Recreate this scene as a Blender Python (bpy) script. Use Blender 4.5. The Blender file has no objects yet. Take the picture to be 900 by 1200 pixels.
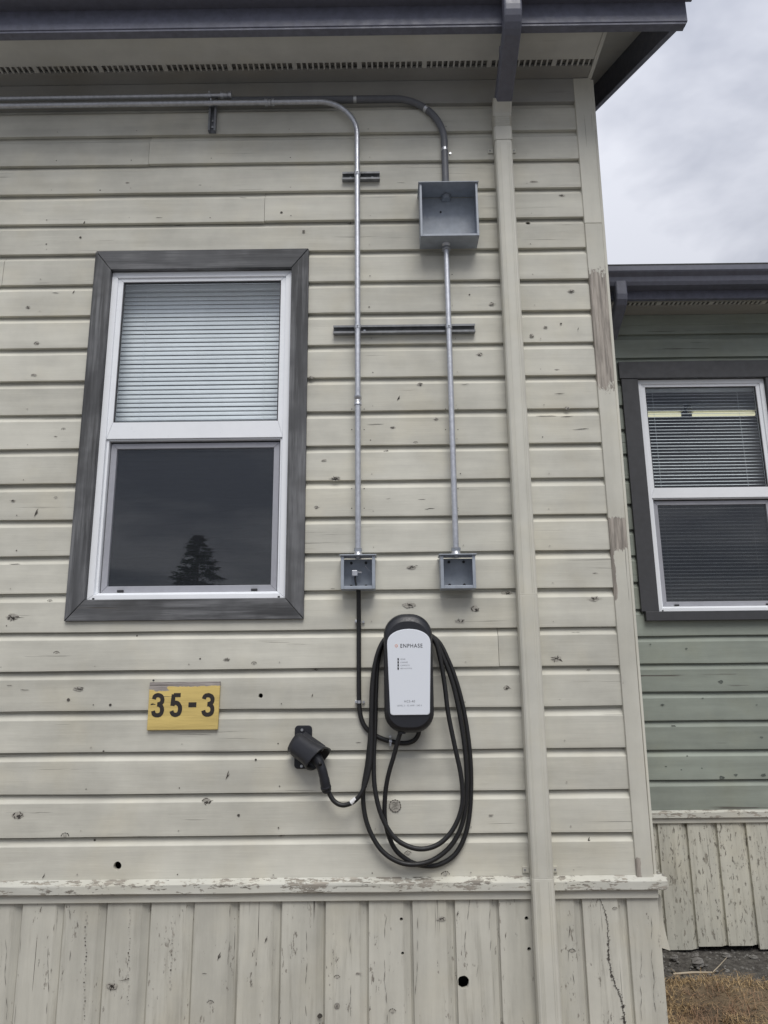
import bpy, bmesh, math, random
from mathutils import Vector, Matrix
random.seed(7)
S = bpy.context.scene
COL = S.collection
R = math.radians

# ------------------------------------------------------------------ camera
EYE = Vector((0.0, -3.234, 1.62))
PITCH, YAW, ROLL = 0.21913, 0.00421, -0.01034
FPX = 840.0                                  # focal length in photo pixels (900 x 1200)
_f = Vector((0, math.cos(PITCH), math.sin(PITCH)))
_u = Vector((0, -math.sin(PITCH), math.cos(PITCH)))
_x = Vector((1, 0, 0))
_x, _u = (_x*math.cos(ROLL) + _u*math.sin(ROLL)), (_u*math.cos(ROLL) - _x*math.sin(ROLL))
_z = Matrix.Rotation(YAW, 3, 'Z')
CX, CU, CF = _z @ _x, _z @ _u, _z @ _f
cam = bpy.data.objects.new('camera', bpy.data.cameras.new('camera'))
COL.objects.link(cam)
cam.data.sensor_fit = 'VERTICAL'
cam.data.sensor_height = 24
cam.data.lens = FPX/1200*24
cam.data.clip_start = 0.05
cam.data.clip_end = 2000
cam.matrix_world = Matrix(((CX.x, CU.x, -CF.x, EYE.x), (CX.y, CU.y, -CF.y, EYE.y), (CX.z, CU.z, -CF.z, EYE.z), (0, 0, 0, 1)))
S.camera = cam

def W(px, py, y=0.0):
    """photo pixel -> point on the vertical plane at depth y"""
    d = CF*FPX + CX*(px-450) + CU*(600-py)
    return EYE + d*((y-EYE.y)/d.y)

# ------------------------------------------------------------------ sky, sun, exposure
SUN_EL, SUN_AZ = 57, 170          # azimuth clockwise from +Y (north): in front of the facade
world = bpy.data.worlds.new('World')
S.world = world
world.use_nodes = True
wn = world.node_tree
wn.nodes.clear()
def wnode(t, **k):
    n = wn.nodes.new(t)
    for a, b in k.items(): setattr(n, a, b)
    return n
sky = wnode('ShaderNodeTexSky', sky_type='NISHITA', sun_disc=False)
sky.sun_elevation = R(SUN_EL); sky.sun_rotation = R(SUN_AZ)
skys = wnode('ShaderNodeVectorMath', operation='SCALE'); skys.inputs['Scale'].default_value = 0.10
wn.links.new(sky.outputs[0], skys.inputs[0])
tc = wnode('ShaderNodeTexCoord')
sep = wnode('ShaderNodeSeparateXYZ'); wn.links.new(tc.outputs['Generated'], sep.inputs[0])
zz = wnode('ShaderNodeMath', operation='MAXIMUM'); zz.inputs[1].default_value = 0.0
wn.links.new(sep.outputs['Z'], zz.inputs[0])
zb = wnode('ShaderNodeMath', operation='ADD'); zb.inputs[1].default_value = 0.10
wn.links.new(zz.outputs[0], zb.inputs[0])
dv = wnode('ShaderNodeVectorMath', operation='DIVIDE')
cb = wnode('ShaderNodeCombineXYZ')
for i in range(3): wn.links.new(zb.outputs[0], cb.inputs[i])
wn.links.new(tc.outputs['Generated'], dv.inputs[0]); wn.links.new(cb.outputs[0], dv.inputs[1])
mp = wnode('ShaderNodeMapping'); mp.inputs['Location'].default_value = (2.5, 9.3, 0); mp.inputs['Scale'].default_value = (0.8, 0.95, 1)
wn.links.new(dv.outputs[0], mp.inputs[0])
n1 = wnode('ShaderNodeTexNoise'); n1.inputs['Scale'].default_value = 1.2; n1.inputs['Detail'].default_value = 6; n1.inputs['Roughness'].default_value = .54; n1.inputs['Distortion'].default_value = .25
wn.links.new(mp.outputs[0], n1.inputs['Vector'])
cr = wnode('ShaderNodeValToRGB')
cr.color_ramp.elements[0].position = .38; cr.color_ramp.elements[0].color = (.44, .475, .585, 1)
cr.color_ramp.elements[1].position = .58; cr.color_ramp.elements[1].color = (1.0, 1.025, 1.12, 1)
wn.links.new(n1.outputs['Fac'], cr.inputs[0])
# an overcast sky is brightest overhead and dims evenly to the horizon
og = wnode('ShaderNodeMath', operation='MULTIPLY_ADD'); og.inputs[1].default_value = .86; og.inputs[2].default_value = .45
wn.links.new(zz.outputs[0], og.inputs[0])
oc = wnode('ShaderNodeVectorMath', operation='SCALE'); wn.links.new(cr.outputs[0], oc.inputs[0]); wn.links.new(og.outputs[0], oc.inputs['Scale'])
mx = wnode('ShaderNodeMix', data_type='RGBA'); mx.inputs['Factor'].default_value = .93
wn.links.new(skys.outputs[0], mx.inputs['A']); wn.links.new(oc.outputs[0], mx.inputs['B'])
bg = wnode('ShaderNodeBackground'); bg.inputs['Strength'].default_value = 0.56
wn.links.new(mx.outputs['Result'], bg.inputs[0])
wo = wnode('ShaderNodeOutputWorld'); wn.links.new(bg.outputs[0], wo.inputs[0])

sd = bpy.data.lights.new('sun', 'SUN')
sd.energy = 1.5; sd.angle = R(34); sd.color = (1, .97, .92)
sun = bpy.data.objects.new('sun', sd); COL.objects.link(sun)
_az, _el = R(SUN_AZ), R(SUN_EL)
tosun = Vector((math.sin(_az)*math.cos(_el), math.cos(_az)*math.cos(_el), math.sin(_el)))
sun.rotation_euler = tosun.to_track_quat('Z', 'Y').to_euler()
sun.location = (0, -6, 12)

S.render.engine = 'CYCLES'
S.view_settings.view_transform = 'Standard'
S.view_settings.look = 'None'
S.view_settings.gamma = 1
S.view_settings.exposure = 0.68
S.view_settings.use_curve_mapping = False
S.cycles.transparent_max_bounces = 16

# ------------------------------------------------------------------ materials
class NT:
    def __init__(s, name):
        s.m = bpy.data.materials.new(name); s.m.use_nodes = True
        s.t = s.m.node_tree; s.t.nodes.clear()
        s.out = s.t.nodes.new('ShaderNodeOutputMaterial')
        g = s.t.nodes.new('ShaderNodeNewGeometry'); s.pos = g.outputs['Position']
    def n(s, typ, **k):
        n = s.t.nodes.new(typ)
        for a, b in k.items(): setattr(n, a, b)
        return n
    def put(s, sock, v):
        if isinstance(v, bpy.types.NodeSocket): s.t.links.new(v, sock)
        elif isinstance(v, (tuple, list)) and len(v) == 3 and sock.type == 'RGBA': sock.default_value = (*v, 1)
        else: sock.default_value = v
    def scale(s, v, k, off=(0, 0, 0)):
        n = s.n('ShaderNodeVectorMath', operation='MULTIPLY_ADD'); s.put(n.inputs[0], v); n.inputs[1].default_value = k; n.inputs[2].default_value = off
        return n.outputs[0]
    def noise(s, v, sc, det=4, ro=.55, dist=0):
        n = s.n('ShaderNodeTexNoise'); s.put(n.inputs['Vector'], v)
        n.inputs['Scale'].default_value = sc; n.inputs['Detail'].default_value = det; n.inputs['Roughness'].default_value = ro; n.inputs['Distortion'].default_value = dist
        return n.outputs['Fac']
    def math(s, op, a, b=0.0, clamp=False):
        n = s.n('ShaderNodeMath', operation=op, use_clamp=clamp); s.put(n.inputs[0], a); s.put(n.inputs[1], b)
        return n.outputs[0]
    def step(s, v, a, b, to0=0., to1=1.):
        n = s.n('ShaderNodeMapRange', interpolation_type='SMOOTHSTEP'); s.put(n.inputs['Value'], v)
        n.inputs['From Min'].default_value = a; n.inputs['From Max'].default_value = b
        n.inputs['To Min'].default_value = to0; n.inputs['To Max'].default_value = to1
        return n.outputs['Result']
    def mix(s, f, a, b, blend='MIX'):
        n = s.n('ShaderNodeMix', data_type='RGBA', blend_type=blend); s.put(n.inputs['Factor'], f); s.put(n.inputs['A'], a); s.put(n.inputs['B'], b)
        return n.outputs['Result']
    def gain(s, c, v):                       # colour * scalar socket
        n = s.n('ShaderNodeVectorMath', operation='SCALE'); s.put(n.inputs[0], c); s.put(n.inputs['Scale'], v)
        return n.outputs[0]
    def rand(s):
        return s.n('ShaderNodeObjectInfo').outputs['Random']
    def bump(s, h, st=.3, d=.002):
        n = s.n('ShaderNodeBump'); s.put(n.inputs['Height'], h); n.inputs['Strength'].default_value = st; n.inputs['Distance'].default_value = d
        return n.outputs[0]
    def bsdf(s, col, rough=.6, metal=0., normal=None, spec=.5, emit=None, es=0):
        p = s.n('ShaderNodeBsdfPrincipled'); s.put(p.inputs['Base Color'], col); s.put(p.inputs['Roughness'], rough); s.put(p.inputs['Metallic'], metal)
        p.inputs['Specular IOR Level'].default_value = spec
        if normal: s.put(p.inputs['Normal'], normal)
        if emit: s.put(p.inputs['Emission Color'], emit); p.inputs['Emission Strength'].default_value = es
        s.t.links.new(p.outputs[0], s.out.inputs[0]); return p

def painted_wood(name, col, axis='x', var=.10, grain=.3, crack=.5, peel=0., bare=(.20, .165, .135), spots=(), rough=.62, blotch=.10, grime=.0, fade=None, peelscale=1.):
    """weathered paint on timber running along axis; peel = share of bare wood; spots = (centre, radii) bare patches"""
    t = NT(name)
    k = {'x': ((1.1, 9, 13), (7, 70, 150), (1.6, 30, 95)), 'z': ((13, 9, 1.1), (150, 70, 7), (95, 30, 1.6))}[axis]
    rnd = t.rand()
    off = t.n('ShaderNodeCombineXYZ'); r10 = t.math('MULTIPLY', rnd, 37.0)
    for i in range(3): t.put(off.inputs[i], r10)
    pv = t.n('ShaderNodeVectorMath', operation='ADD'); t.put(pv.inputs[0], t.pos); t.put(pv.inputs[1], off.outputs[0])
    P = pv.outputs[0]
    streak = t.noise(t.scale(P, k[0]), 1.0, 5, .6)
    big = t.noise(t.pos, 1.9, 5, .6)
    mid = t.noise(t.pos, 9, 4, .6)
    fine = t.noise(t.scale(P, k[1]), 1.0, 5, .65)
    v = t.math('ADD', t.step(streak, .25, .75, 1-var, 1+var*.5), t.step(big, .3, .7, -blotch, blotch*.6))
    v = t.math('ADD', v, t.step(mid, .3, .7, -.025, .025))
    v = t.math('ADD', v, t.step(rnd, 0, 1, -.06, .05))
    c = t.gain(col, v)
    hue = t.step(t.noise(t.pos, 3.1, 3), .45, .75)
    c = t.mix(t.math('MULTIPLY', hue, .35), c, t.gain((col[0]*1.03, col[1]*.97, col[2]*.84), v))
    # hair cracks along the grain, in patches
    ck = t.noise(t.scale(P, k[2]), 1.0, 4, .6, .3)
    where = t.noise(t.scale(P, (2.2, 2.2, 2.2)), 1.0, 3)
    ckm = t.math('MULTIPLY', t.step(ck, .655, .69), t.step(where, .50, .62))
    ck2 = t.noise(t.scale(P, tuple(a*.5 for a in k[2])), 1.0, 3, .6, .5)
    ckm = t.math('MAXIMUM', ckm, t.math('MULTIPLY', t.step(ck2, .68, .70), t.step(where, .44, .54)))
    ckm = t.math('MULTIPLY', ckm, crack)
    c = t.mix(ckm, c, (.085, .075, .065))
    h = t.math('ADD', t.math('MULTIPLY', fine, grain), t.math('MULTIPLY', ckm, -1.2))
    if fade:                                   # sun-bleached streaks along the grain
        fm = t.math('MULTIPLY', t.step(t.noise(t.scale(P, tuple(a*.22 for a in k[1])), 1.0, 6, .7), .38, .68), t.step(t.noise(t.pos, 4.5, 3), .35, .6, .25, 1))
        c = t.mix(fm, c, fade)
    if grime:
        gm = t.noise(t.scale(P, k[0]), 2.3, 6, .7)
        c = t.mix(t.math('MULTIPLY', t.step(gm, .5, .72), grime), c, (.17, .155, .12))
    if peel or spots:
        pn = t.noise(t.scale(t.pos, {'x': (1, 2.4, 2.6), 'z': (2.6, 2.4, 1)}[axis]), 7.5*peelscale, 7, .62, .4)
        bias = peel
        if spots:
            for c0, rad in spots:
                d = t.n('ShaderNodeVectorMath', operation='SUBTRACT'); t.put(d.inputs[0], t.pos); d.inputs[1].default_value = c0
                q = t.scale(d.outputs[0], tuple(1/r for r in rad))
                sq = t.n('ShaderNodeSeparateXYZ'); t.put(sq.inputs[0], q)
                l = t.math('MAXIMUM', t.math('ABSOLUTE', sq.outputs['X']), t.math('ABSOLUTE', sq.outputs['Z']))
                bias = t.math('ADD', bias, t.step(l, .50, 1.45, .75, 0))
        fl = t.noise(t.scale(t.pos, {'x': (1, 3, 3.5), 'z': (3.5, 3, 1)}[axis]), 30, 5, .7)
        lim = t.math('ADD', t.math('ADD', pn, bias), t.step(fl, .3, .7, -.15, .15))
        pm = t.step(lim, .985, 1.0)
        edge = t.math('SUBTRACT', t.step(lim, .955, .985), pm)
        wood = t.gain(bare, t.step(t.noise(t.scale(P, k[1]), .6, 4, .7), .3, .7, .55, 1.35))
        c = t.mix(pm, c, wood)
        c = t.mix(t.math('MULTIPLY', t.math('MAXIMUM', edge, 0.), .12), c, (.75, .73, .66))
        h = t.math('ADD', h, t.math('MULTIPLY', pm, -1.5))
    t.bsdf(c, rough, normal=t.bump(h, .55, .0018), spec=.35)
    return t.m

def simple(name, col, rough=.5, metal=0., var=.06, sc=30, spec=.5, bump=0., big=.05, emit=None, es=0):
    t = NT(name)
    v = t.math('ADD', t.step(t.noise(t.pos, sc, 5, .6), .3, .7, 1-var, 1+var), t.step(t.noise(t.pos, 3.7, 4), .3, .7, -big, big))
    c = t.gain(col, v)
    nm = t.bump(t.noise(t.pos, sc*4, 3), bump, .001) if bump else None
    r = rough if not var else t.step(t.noise(t.pos, sc*.7, 4), .3, .7, max(rough-.08, .02), min(rough+.08, 1))
    t.bsdf(c, r, metal, nm, spec, emit, es)
    return t.m

def glass_mat(name, tint=(.965, .98, .985), refl=1.0):
    t = NT(name)
    lw = t.n('ShaderNodeLayerWeight'); lw.inputs['Blend'].default_value = .5
    f5 = t.math('POWER', lw.outputs['Facing'], 5.0)
    f = t.math('ADD', t.math('MULTIPLY', f5, .95), .045*refl)
    tr = t.n('ShaderNodeBsdfTransparent'); tr.inputs[0].default_value = (*tint, 1)
    gl = t.n('ShaderNodeBsdfGlossy'); gl.inputs['Roughness'].default_value = .004; gl.inputs[0].default_value = (1, 1, 1, 1)
    wav = t.noise(t.pos, 1.6, 2)
    t.put(gl.inputs['Normal'], t.bump(wav, .02, .006))
    mixn = t.n('ShaderNodeMixShader'); t.put(mixn.inputs[0], f); t.put(mixn.inputs[1], tr.outputs[0]); t.put(mixn.inputs[2], gl.outputs[0])
    t.t.links.new(mixn.outputs[0], t.out.inputs[0]); return t.m

def screen_mat(name, open_share):
    t = NT(name)
    tr = t.n('ShaderNodeBsdfTransparent')
    df = t.n('ShaderNodeBsdfDiffuse'); df.inputs[0].default_value = (.03, .031, .035, 1)
    mixn = t.n('ShaderNodeMixShader')
    st = t.noise(t.scale(t.pos, (3, 3, 160)), 1.0, 2)
    t.put(mixn.inputs[0], t.step(st, .35, .65, 1-open_share-.05, 1-open_share+.05)); t.put(mixn.inputs[1], tr.outputs[0]); t.put(mixn.inputs[2], df.outputs[0])
    t.t.links.new(mixn.outputs[0], t.out.inputs[0]); return t.m

TAN = (.585, .572, .502)
cz = lambda px, py: tuple(W(px, py, -.03))
M = dict(
    siding=painted_wood('tan_siding_paint', TAN, 'x', var=.13, crack=.42, grain=.55, blotch=.13),
    skirt=painted_wood('tan_skirt_paint', (.555, .543, .478), 'z', var=.14, crack=1.0, grain=.9, peel=.285, bare=(.30, .28, .24), grime=.30),
    farskirt=painted_wood('far_skirt_paint', (.56, .55, .475), 'z', var=.14, crack=1.0, grain=.9, peel=.36, bare=(.26, .245, .205), grime=.45, peelscale=2.4),
    corner=painted_wood('corner_paint', TAN, 'z', var=.07, crack=.9, peel=.20, bare=(.345, .31, .27),
        spots=((cz(703, 387), (.085, .3, .285)), (cz(721, 625), (.09, .3, .070)), (cz(715, 668), (.022, .3, .13)), (cz(746, 1018), (.018, .3, .04)))),
    cornerplain=painted_wood('side_corner_paint', TAN, 'z', var=.07, crack=.7, peel=.22, bare=(.33, .30, .26)),
    cap=painted_wood('cap_paint', (.545, .54, .485), 'x', var=.08, crack=.8, peel=.415, bare=(.30, .275, .235)),
    band=painted_wood('band_paint', (.54, .53, .47), 'x', var=.08, crack=.4, peel=.10),
    eave=painted_wood('grey_eave_tone', (.33, .325, .305), 'x', var=.06, crack=.2, grain=.2),  # even grey, darker than the front soffit panel
    soffit=painted_wood('soffit_paint', (.55, .55, .52), 'x', var=.05, crack=.1, grain=.2),
    green=painted_wood('green_siding_paint', (.285, .315, .275), 'x', var=.16, crack=.8, grain=.45),
    greytrim=painted_wood('grey_trim_stain', (.090, .092, .097), 'x', var=.45, crack=.8, grain=.9, blotch=.2, rough=.7, fade=(.19, .193, .20)),
    greytrimv=painted_wood('grey_trim_stain_upright', (.090, .092, .097), 'z', var=.45, crack=.8, grain=.9, blotch=.2, rough=.7, fade=(.19, .193, .20)),
    fartrim=simple('charcoal_trim_paint', (.052, .053, .058), .6),
    fascia=simple('slate_fascia_paint', (.135, .141, .185), .5, var=.12),
    gutter=simple('slate_gutter_metal', (.125, .13, .165), .42, var=.08),
    roof=simple('roof_shingle', (.05, .05, .052), .9, sc=60, var=.3, bump=.6),
    vent=simple('vent_cavity_tone', (.27, .265, .25), .9, var=.4, sc=80),  # tone of the plate standing in for the shaded vent cavity
    cavity=simple('dark_cavity', (.012, .012, .012), .9),  # near-black backing, stands in for shade behind holes and gaps
    vinyl=simple('white_vinyl', (.87, .89, .92), .35, var=.01, big=.01),
    sash=simple('shaded_vinyl_sash', (.36, .365, .40), .4, var=.04),  # shade of the recess put into the vinyl's colour
    seal=simple('dark_rubber_seal', (.03, .03, .035), .6),
    blind=simple('white_blind_slat', (.82, .85, .87), .45, var=.02),
    glass=glass_mat('window_glass'),
    screen=screen_mat('insect_mesh', .17),
    screen2=screen_mat('insect_mesh_far', .5),
    emt=simple('galvanised_steel', (.56, .575, .61), .40, metal=.8, var=.10, sc=50),
    pvc=simple('grey_conduit_plastic', (.13, .135, .15), .5),
    strut=simple('dull_galvanised_strut', (.20, .208, .22), .5, metal=.1, var=.2),
    bolt=simple('zinc_bolt', (.55, .56, .58), .35, metal=.9),
    boxgrey=simple('grey_enclosure_paint', (.33, .365, .415), .42, var=.08),
    down=painted_wood('downspout_paint', (.572, .56, .495), 'z', var=.05, crack=.15, grain=.15, rough=.5),
    charcoal=simple('charcoal_plastic', (.016, .017, .022), .42, var=.1, bump=.15, sc=200),
    rubber=simple('black_cable_rubber', (.012, .012, .013), .5, var=.15, sc=90),
    white=simple('white_gloss_plastic', (.74, .77, .82), .30, var=.0, big=.0),
    ink=simple('dark_ink', (.03, .03, .035), .5),
    inkgrey=simple('grey_ink', (.25, .26, .28), .5),
    orange=simple('orange_ink', (.75, .25, .10), .5),
    black=simple('worn_black_paint', (.022, .018, .016), .65, var=.2, sc=60),
    sign=painted_wood('yellow_sign_paint', (.63, .48, .17), 'x', var=.34, crack=.9, grain=1.4, peel=.24, bare=(.33, .30, .28), blotch=.06,
        spots=((tuple(W(182, 800, -.038)), (.05, .1, .028)), (tuple(W(222, 798, -.038)), (.16, .1, .020)))),
    knotd=simple('knot_crack_dark', (.075, .067, .058), .9, var=.3),
    knotm=simple('knot_grain_grey', (.38, .36, .315), .75, var=.25, sc=120),
    tube=simple('fluorescent_tube', (.9, .9, .8), .4, emit=(1, .95, .62), es=.42),
    fixture=simple('white_fixture', (.7, .7, .68), .5),
    bark=simple('tree_bark', (.06, .045, .035), .9, var=.3),
    needle=simple('conifer_needles', (.025, .045, .022), .8, var=.4, sc=6),
    straw=None, ground=None, gravel=None, twig=simple('pale_twig', (.42, .36, .27), .7),
    label_white=simple('white_cable_tag', (.75, .75, .75), .5),
)
t = NT('dry_ground')
c = t.mix(t.step(t.noise(t.pos, 5, 6, .65), .35, .65), (.10, .072, .045), (.21, .155, .095))
c = t.mix(t.step(t.noise(t.pos, 45, 4, .7), .5, .7), c, (.055, .045, .032))
t.bsdf(c, .95, normal=t.bump(t.noise(t.pos, 30, 6, .7), .8, .02)); M['ground'] = t.m
t = NT('gravel_soil')
c = t.mix(t.step(t.noise(t.pos, 26, 6, .7), .35, .65), (.05, .045, .04), (.12, .112, .10))
t.bsdf(c, .95, normal=t.bump(t.noise(t.pos, 60, 6, .7), .9, .02)); M['gravel'] = t.m
t = NT('yard_bounce_grey')
c = t.mix(t.step(t.noise(t.pos, 40, 5, .7), .35, .65), (.10, .10, .10), (.24, .24, .24))
t.bsdf(c, .95, normal=t.bump(t.noise(t.pos, 70, 5, .7), .8, .01)); M['yard'] = t.m
t = NT('straw_blades')
c = t.mix(t.step(t.noise(t.pos, 60, 2), .3, .7), (.22, .135, .065), (.52, .38, .20))
c = t.mix(t.step(t.noise(t.pos, 4.0, 3), .48, .62), c, (.27, .165, .10))
t.bsdf(c, .8); M['straw'] = t.m
t = NT('stone_bits')
c = t.mix(t.noise(t.pos, 25, 3), (.07, .066, .06), (.24, .23, .215)); t.bsdf(c, .9); M['stone'] = t.m

# ------------------------------------------------------------------ mesh helpers
WL = {}          # world location of every object
class MB:
    def __init__(s): s.v = []; s.f = []; s.sm = []
    def add(s, vs, fs, smooth=False):
        b = len(s.v); s.v += [Vector(v) for v in vs]
        s.f += [tuple(i+b for i in f) for f in fs]; s.sm += [smooth]*len(fs); return s
    def box(s, x0, x1, y0, y1, z0, z1):
        vs = [(x, y, z) for z in (z0, z1) for y in (y0, y1) for x in (x0, x1)]
        return s.add(vs, [(0, 2, 3, 1), (4, 5, 7, 6), (0, 1, 5, 4), (2, 6, 7, 3), (0, 4, 6, 2), (1, 3, 7, 5)])
    def prism(s, ring0, ring1, smooth=False, caps=True):
        n = len(ring0)
        s.add(list(ring0)+list(ring1), [(i, (i+1) % n, n+(i+1) % n, n+i) for i in range(n)], smooth)
        if caps:
            s.add(ring0, [tuple(reversed(range(n)))]); s.add(ring1, [tuple(range(n))])
        return s
    def loft(s, rings, smooth=True, cap0=True, cap1=True):
        n = len(rings[0]); vs = [v for r in rings for v in r]; fs = []
        for k in range(len(rings)-1):
            for i in range(n):
                j = (i+1) % n; fs.append((k*n+i, k*n+j, (k+1)*n+j, (k+1)*n+i))
        s.add(vs, fs, smooth)
        if cap0: s.add(rings[0], [tuple(reversed(range(n)))])
        if cap1: s.add(rings[-1], [tuple(range(n))])
        return s
    def tube(s, path, r, n=10, caps=True):
        path = [Vector(p) for p in path]; rings = []; ref = None
        for i, p in enumerate(path):
            d = (path[min(i+1, len(path)-1)] - path[max(i-1, 0)]).normalized()
            if ref is None:
                a = Vector((0, 0, 1)) if abs(d.z) < .9 else Vector((0, 1, 0)); ref = d.cross(a).normalized()
            ref = (ref - d*ref.dot(d)).normalized(); b = d.cross(ref)
            rr = r[i] if isinstance(r, (list, tuple)) else r
            rings.append([p + (ref*math.cos(2*math.pi*k/n) + b*math.sin(2*math.pi*k/n))*rr for k in range(n)])
        return s.loft(rings, True, caps, caps)
    def build(s, name, mat, parent=None, bevel=0., seg=2, origin=None):
        lo = Vector((min(v.x for v in s.v), min(v.y for v in s.v), min(v.z for v in s.v)))
        hi = Vector((max(v.x for v in s.v), max(v.y for v in s.v), max(v.z for v in s.v)))
        c = origin or Vector(((lo.x+hi.x)/2, (lo.y+hi.y)/2, lo.z))
        me = bpy.data.meshes.new(name); me.from_pydata([v-c for v in s.v], [], s.f)
        bm = bmesh.new(); bm.from_mesh(me); bmesh.ops.remove_doubles(bm, verts=bm.verts, dist=1e-6) if not any(s.sm) else None
        bmesh.ops.recalc_face_normals(bm, faces=bm.faces); bm.to_mesh(me); bm.free()
        if any(s.sm) and len(me.polygons) == len(s.sm): me.polygons.foreach_set('use_smooth', s.sm)
        me.materials.append(M[mat] if isinstance(mat, str) else mat)
        o = bpy.data.objects.new(name, me); link(o, c, parent)
        if bevel:
            b = o.modifiers.new('bevel', 'BEVEL'); b.width = bevel; b.segments = seg; b.limit_method = 'ANGLE'
        return o
def link(o, c, parent=None):
    COL.objects.link(o); WL[o.name] = Vector(c)
    if parent: o.parent = parent; o.location = Vector(c) - WL[parent.name]
    else: o.location = c
    return o
def twin(o, c, parent):                                     # same mesh data at another place
    d = bpy.data.objects.new(o.name.split('.')[0], o.data); link(d, c, parent)
    for m in o.modifiers:
        k = d.modifiers.new(m.name, m.type); k.width = m.width; k.segments = m.segments; k.limit_method = m.limit_method
    d.rotation_euler = o.rotation_euler
    return d
def tag(o, label, cat, group=None, kind=None):
    if label: o['label'] = label
    if cat: o['category'] = cat
    if group: o['group'] = group
    if kind: o['kind'] = kind
    return o
def thing(name, loc, label, cat, group=None):
    o = bpy.data.objects.new(name, None); o.empty_display_size = .1; link(o, loc); return tag(o, label, cat, group)
def bx(name, mat, parent, *a, bevel=.0015):
    return MB().box(*a).build(name, mat, parent, bevel)
def catmull(pts, n=8):
    pts = [Vector(p) for p in pts]; q = [pts[0]*2-pts[1]] + pts + [pts[-1]*2-pts[-2]]; out = []
    for i in range(1, len(q)-2):
        a, b, c_, d = q[i-1:i+3]
        for k in range(n):
            t_ = k/n
            out.append(.5*((2*b) + (c_-a)*t_ + (2*a-5*b+4*c_-d)*t_*t_ + (3*b-a-3*c_+d)*t_**3))
    out.append(pts[-1]); return out
def arc(c, r, a0, a1, n, fn): return [fn(c[0]+r*math.cos(a0+(a1-a0)*i/n), c[1]+r*math.sin(a0+(a1-a0)*i/n)) for i in range(n+1)]
def cut_holes(o, holes):
    """drill real holes (x, z, r) through a board"""
    c = WL[o.name]; deps = []
    for (x, z, r) in holes:
        n = 14; ring = [(x+r*math.cos(2*math.pi*i/n)*random.uniform(.93, 1.07), z+r*math.sin(2*math.pi*i/n)*random.uniform(.93, 1.07)) for i in range(n)]
        m = MB().prism([(a, -.12, b) for a, b in ring], [(a, .06, b) for a, b in ring])
        me = bpy.data.meshes.new('drill'); me.from_pydata([v-c for v in m.v], [], m.f)
        bm = bmesh.new(); bm.from_mesh(me); bmesh.ops.remove_doubles(bm, verts=bm.verts, dist=1e-6); bmesh.ops.recalc_face_normals(bm, faces=bm.faces); bm.to_mesh(me); bm.free()
        d = bpy.data.objects.new('drill', me); COL.objects.link(d); d.matrix_world = Matrix.Translation(c)
        k = o.modifiers.new('hole', 'BOOLEAN'); k.object = d; k.operation = 'DIFFERENCE'; k.solver = 'EXACT'; deps.append(d)
    bpy.context.view_layer.update()
    ev = o.evaluated_get(bpy.context.evaluated_depsgraph_get())
    me = bpy.data.meshes.new_from_object(ev); o.modifiers.clear(); o.data = me
    for d in deps: bpy.data.objects.remove(d)

# ------------------------------------------------------------------ ground
ZL = lambda k: .784 + .17*k                      # siding course lines
def sheet(name, mat, x0, x1, y0, y1, z, n=1):
    m = MB(); m.add([(x0, y0, z), (x1, y0, z), (x1, y1, z), (x0, y1, z)], [(0, 1, 2, 3)])
    o = m.build(name, mat); o['kind'] = 'structure'; return o
sheet('ground', 'ground', -600, 600, -600, 600, 0)
sheet('bounce_yard', 'yard', -60, 60, -70, -1.5, .004)  # unseen grey ground, added to neutralise the warm bounce light
def soil_h(x, y):
    e = min(1, max(0, (1.0-y)/.12))*min(1, max(0, (y+1.5)/.4))*min(1, max(0, (5.5-x)/.6))
    return .006+e*(.022+.016*math.sin(x*7.3+y*2)+.012*math.sin(y*11+x*3)+.008*math.sin(x*23+y*17)+.05*min(1, max(0, (x-1.5)/1.6)))
m = MB(); nx, ny = 90, 54; vs = [(1.10+4.5*i/nx, -1.5+2.52*j/ny, soil_h(1.10+4.5*i/nx, -1.5+2.52*j/ny)+random.uniform(-.004, .004)) for j in range(ny+1) for i in range(nx+1)]
m.add(vs, [(j*(nx+1)+i, j*(nx+1)+i+1, (j+1)*(nx+1)+i+1, (j+1)*(nx+1)+i) for j in range(ny) for i in range(nx)], True)
m.build('soil_bank', 'ground')['kind'] = 'structure'
# gravel strip, an uneven sheet along the foot of the green building
m = MB(); nx, ny = 60, 8
vs = []
for j in range(ny+1):
    for i in range(nx+1):
        x = 1.11 + (6-1.11)*i/nx; e = .98 + .05*math.sin(x*5)+.03*math.sin(x*13+1)
        y = e + (1.45-e)*j/ny
        vs.append((x, y, .004 + .035*min(1, j/5) + random.uniform(-.006, .006)*(j > 0)))
m.add(vs, [(j*(nx+1)+i, j*(nx+1)+i+1, (j+1)*(nx+1)+i+1, (j+1)*(nx+1)+i) for j in range(ny) for i in range(nx)], True)
m.build('gravel_strip', 'gravel')['kind'] = 'structure'

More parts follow.
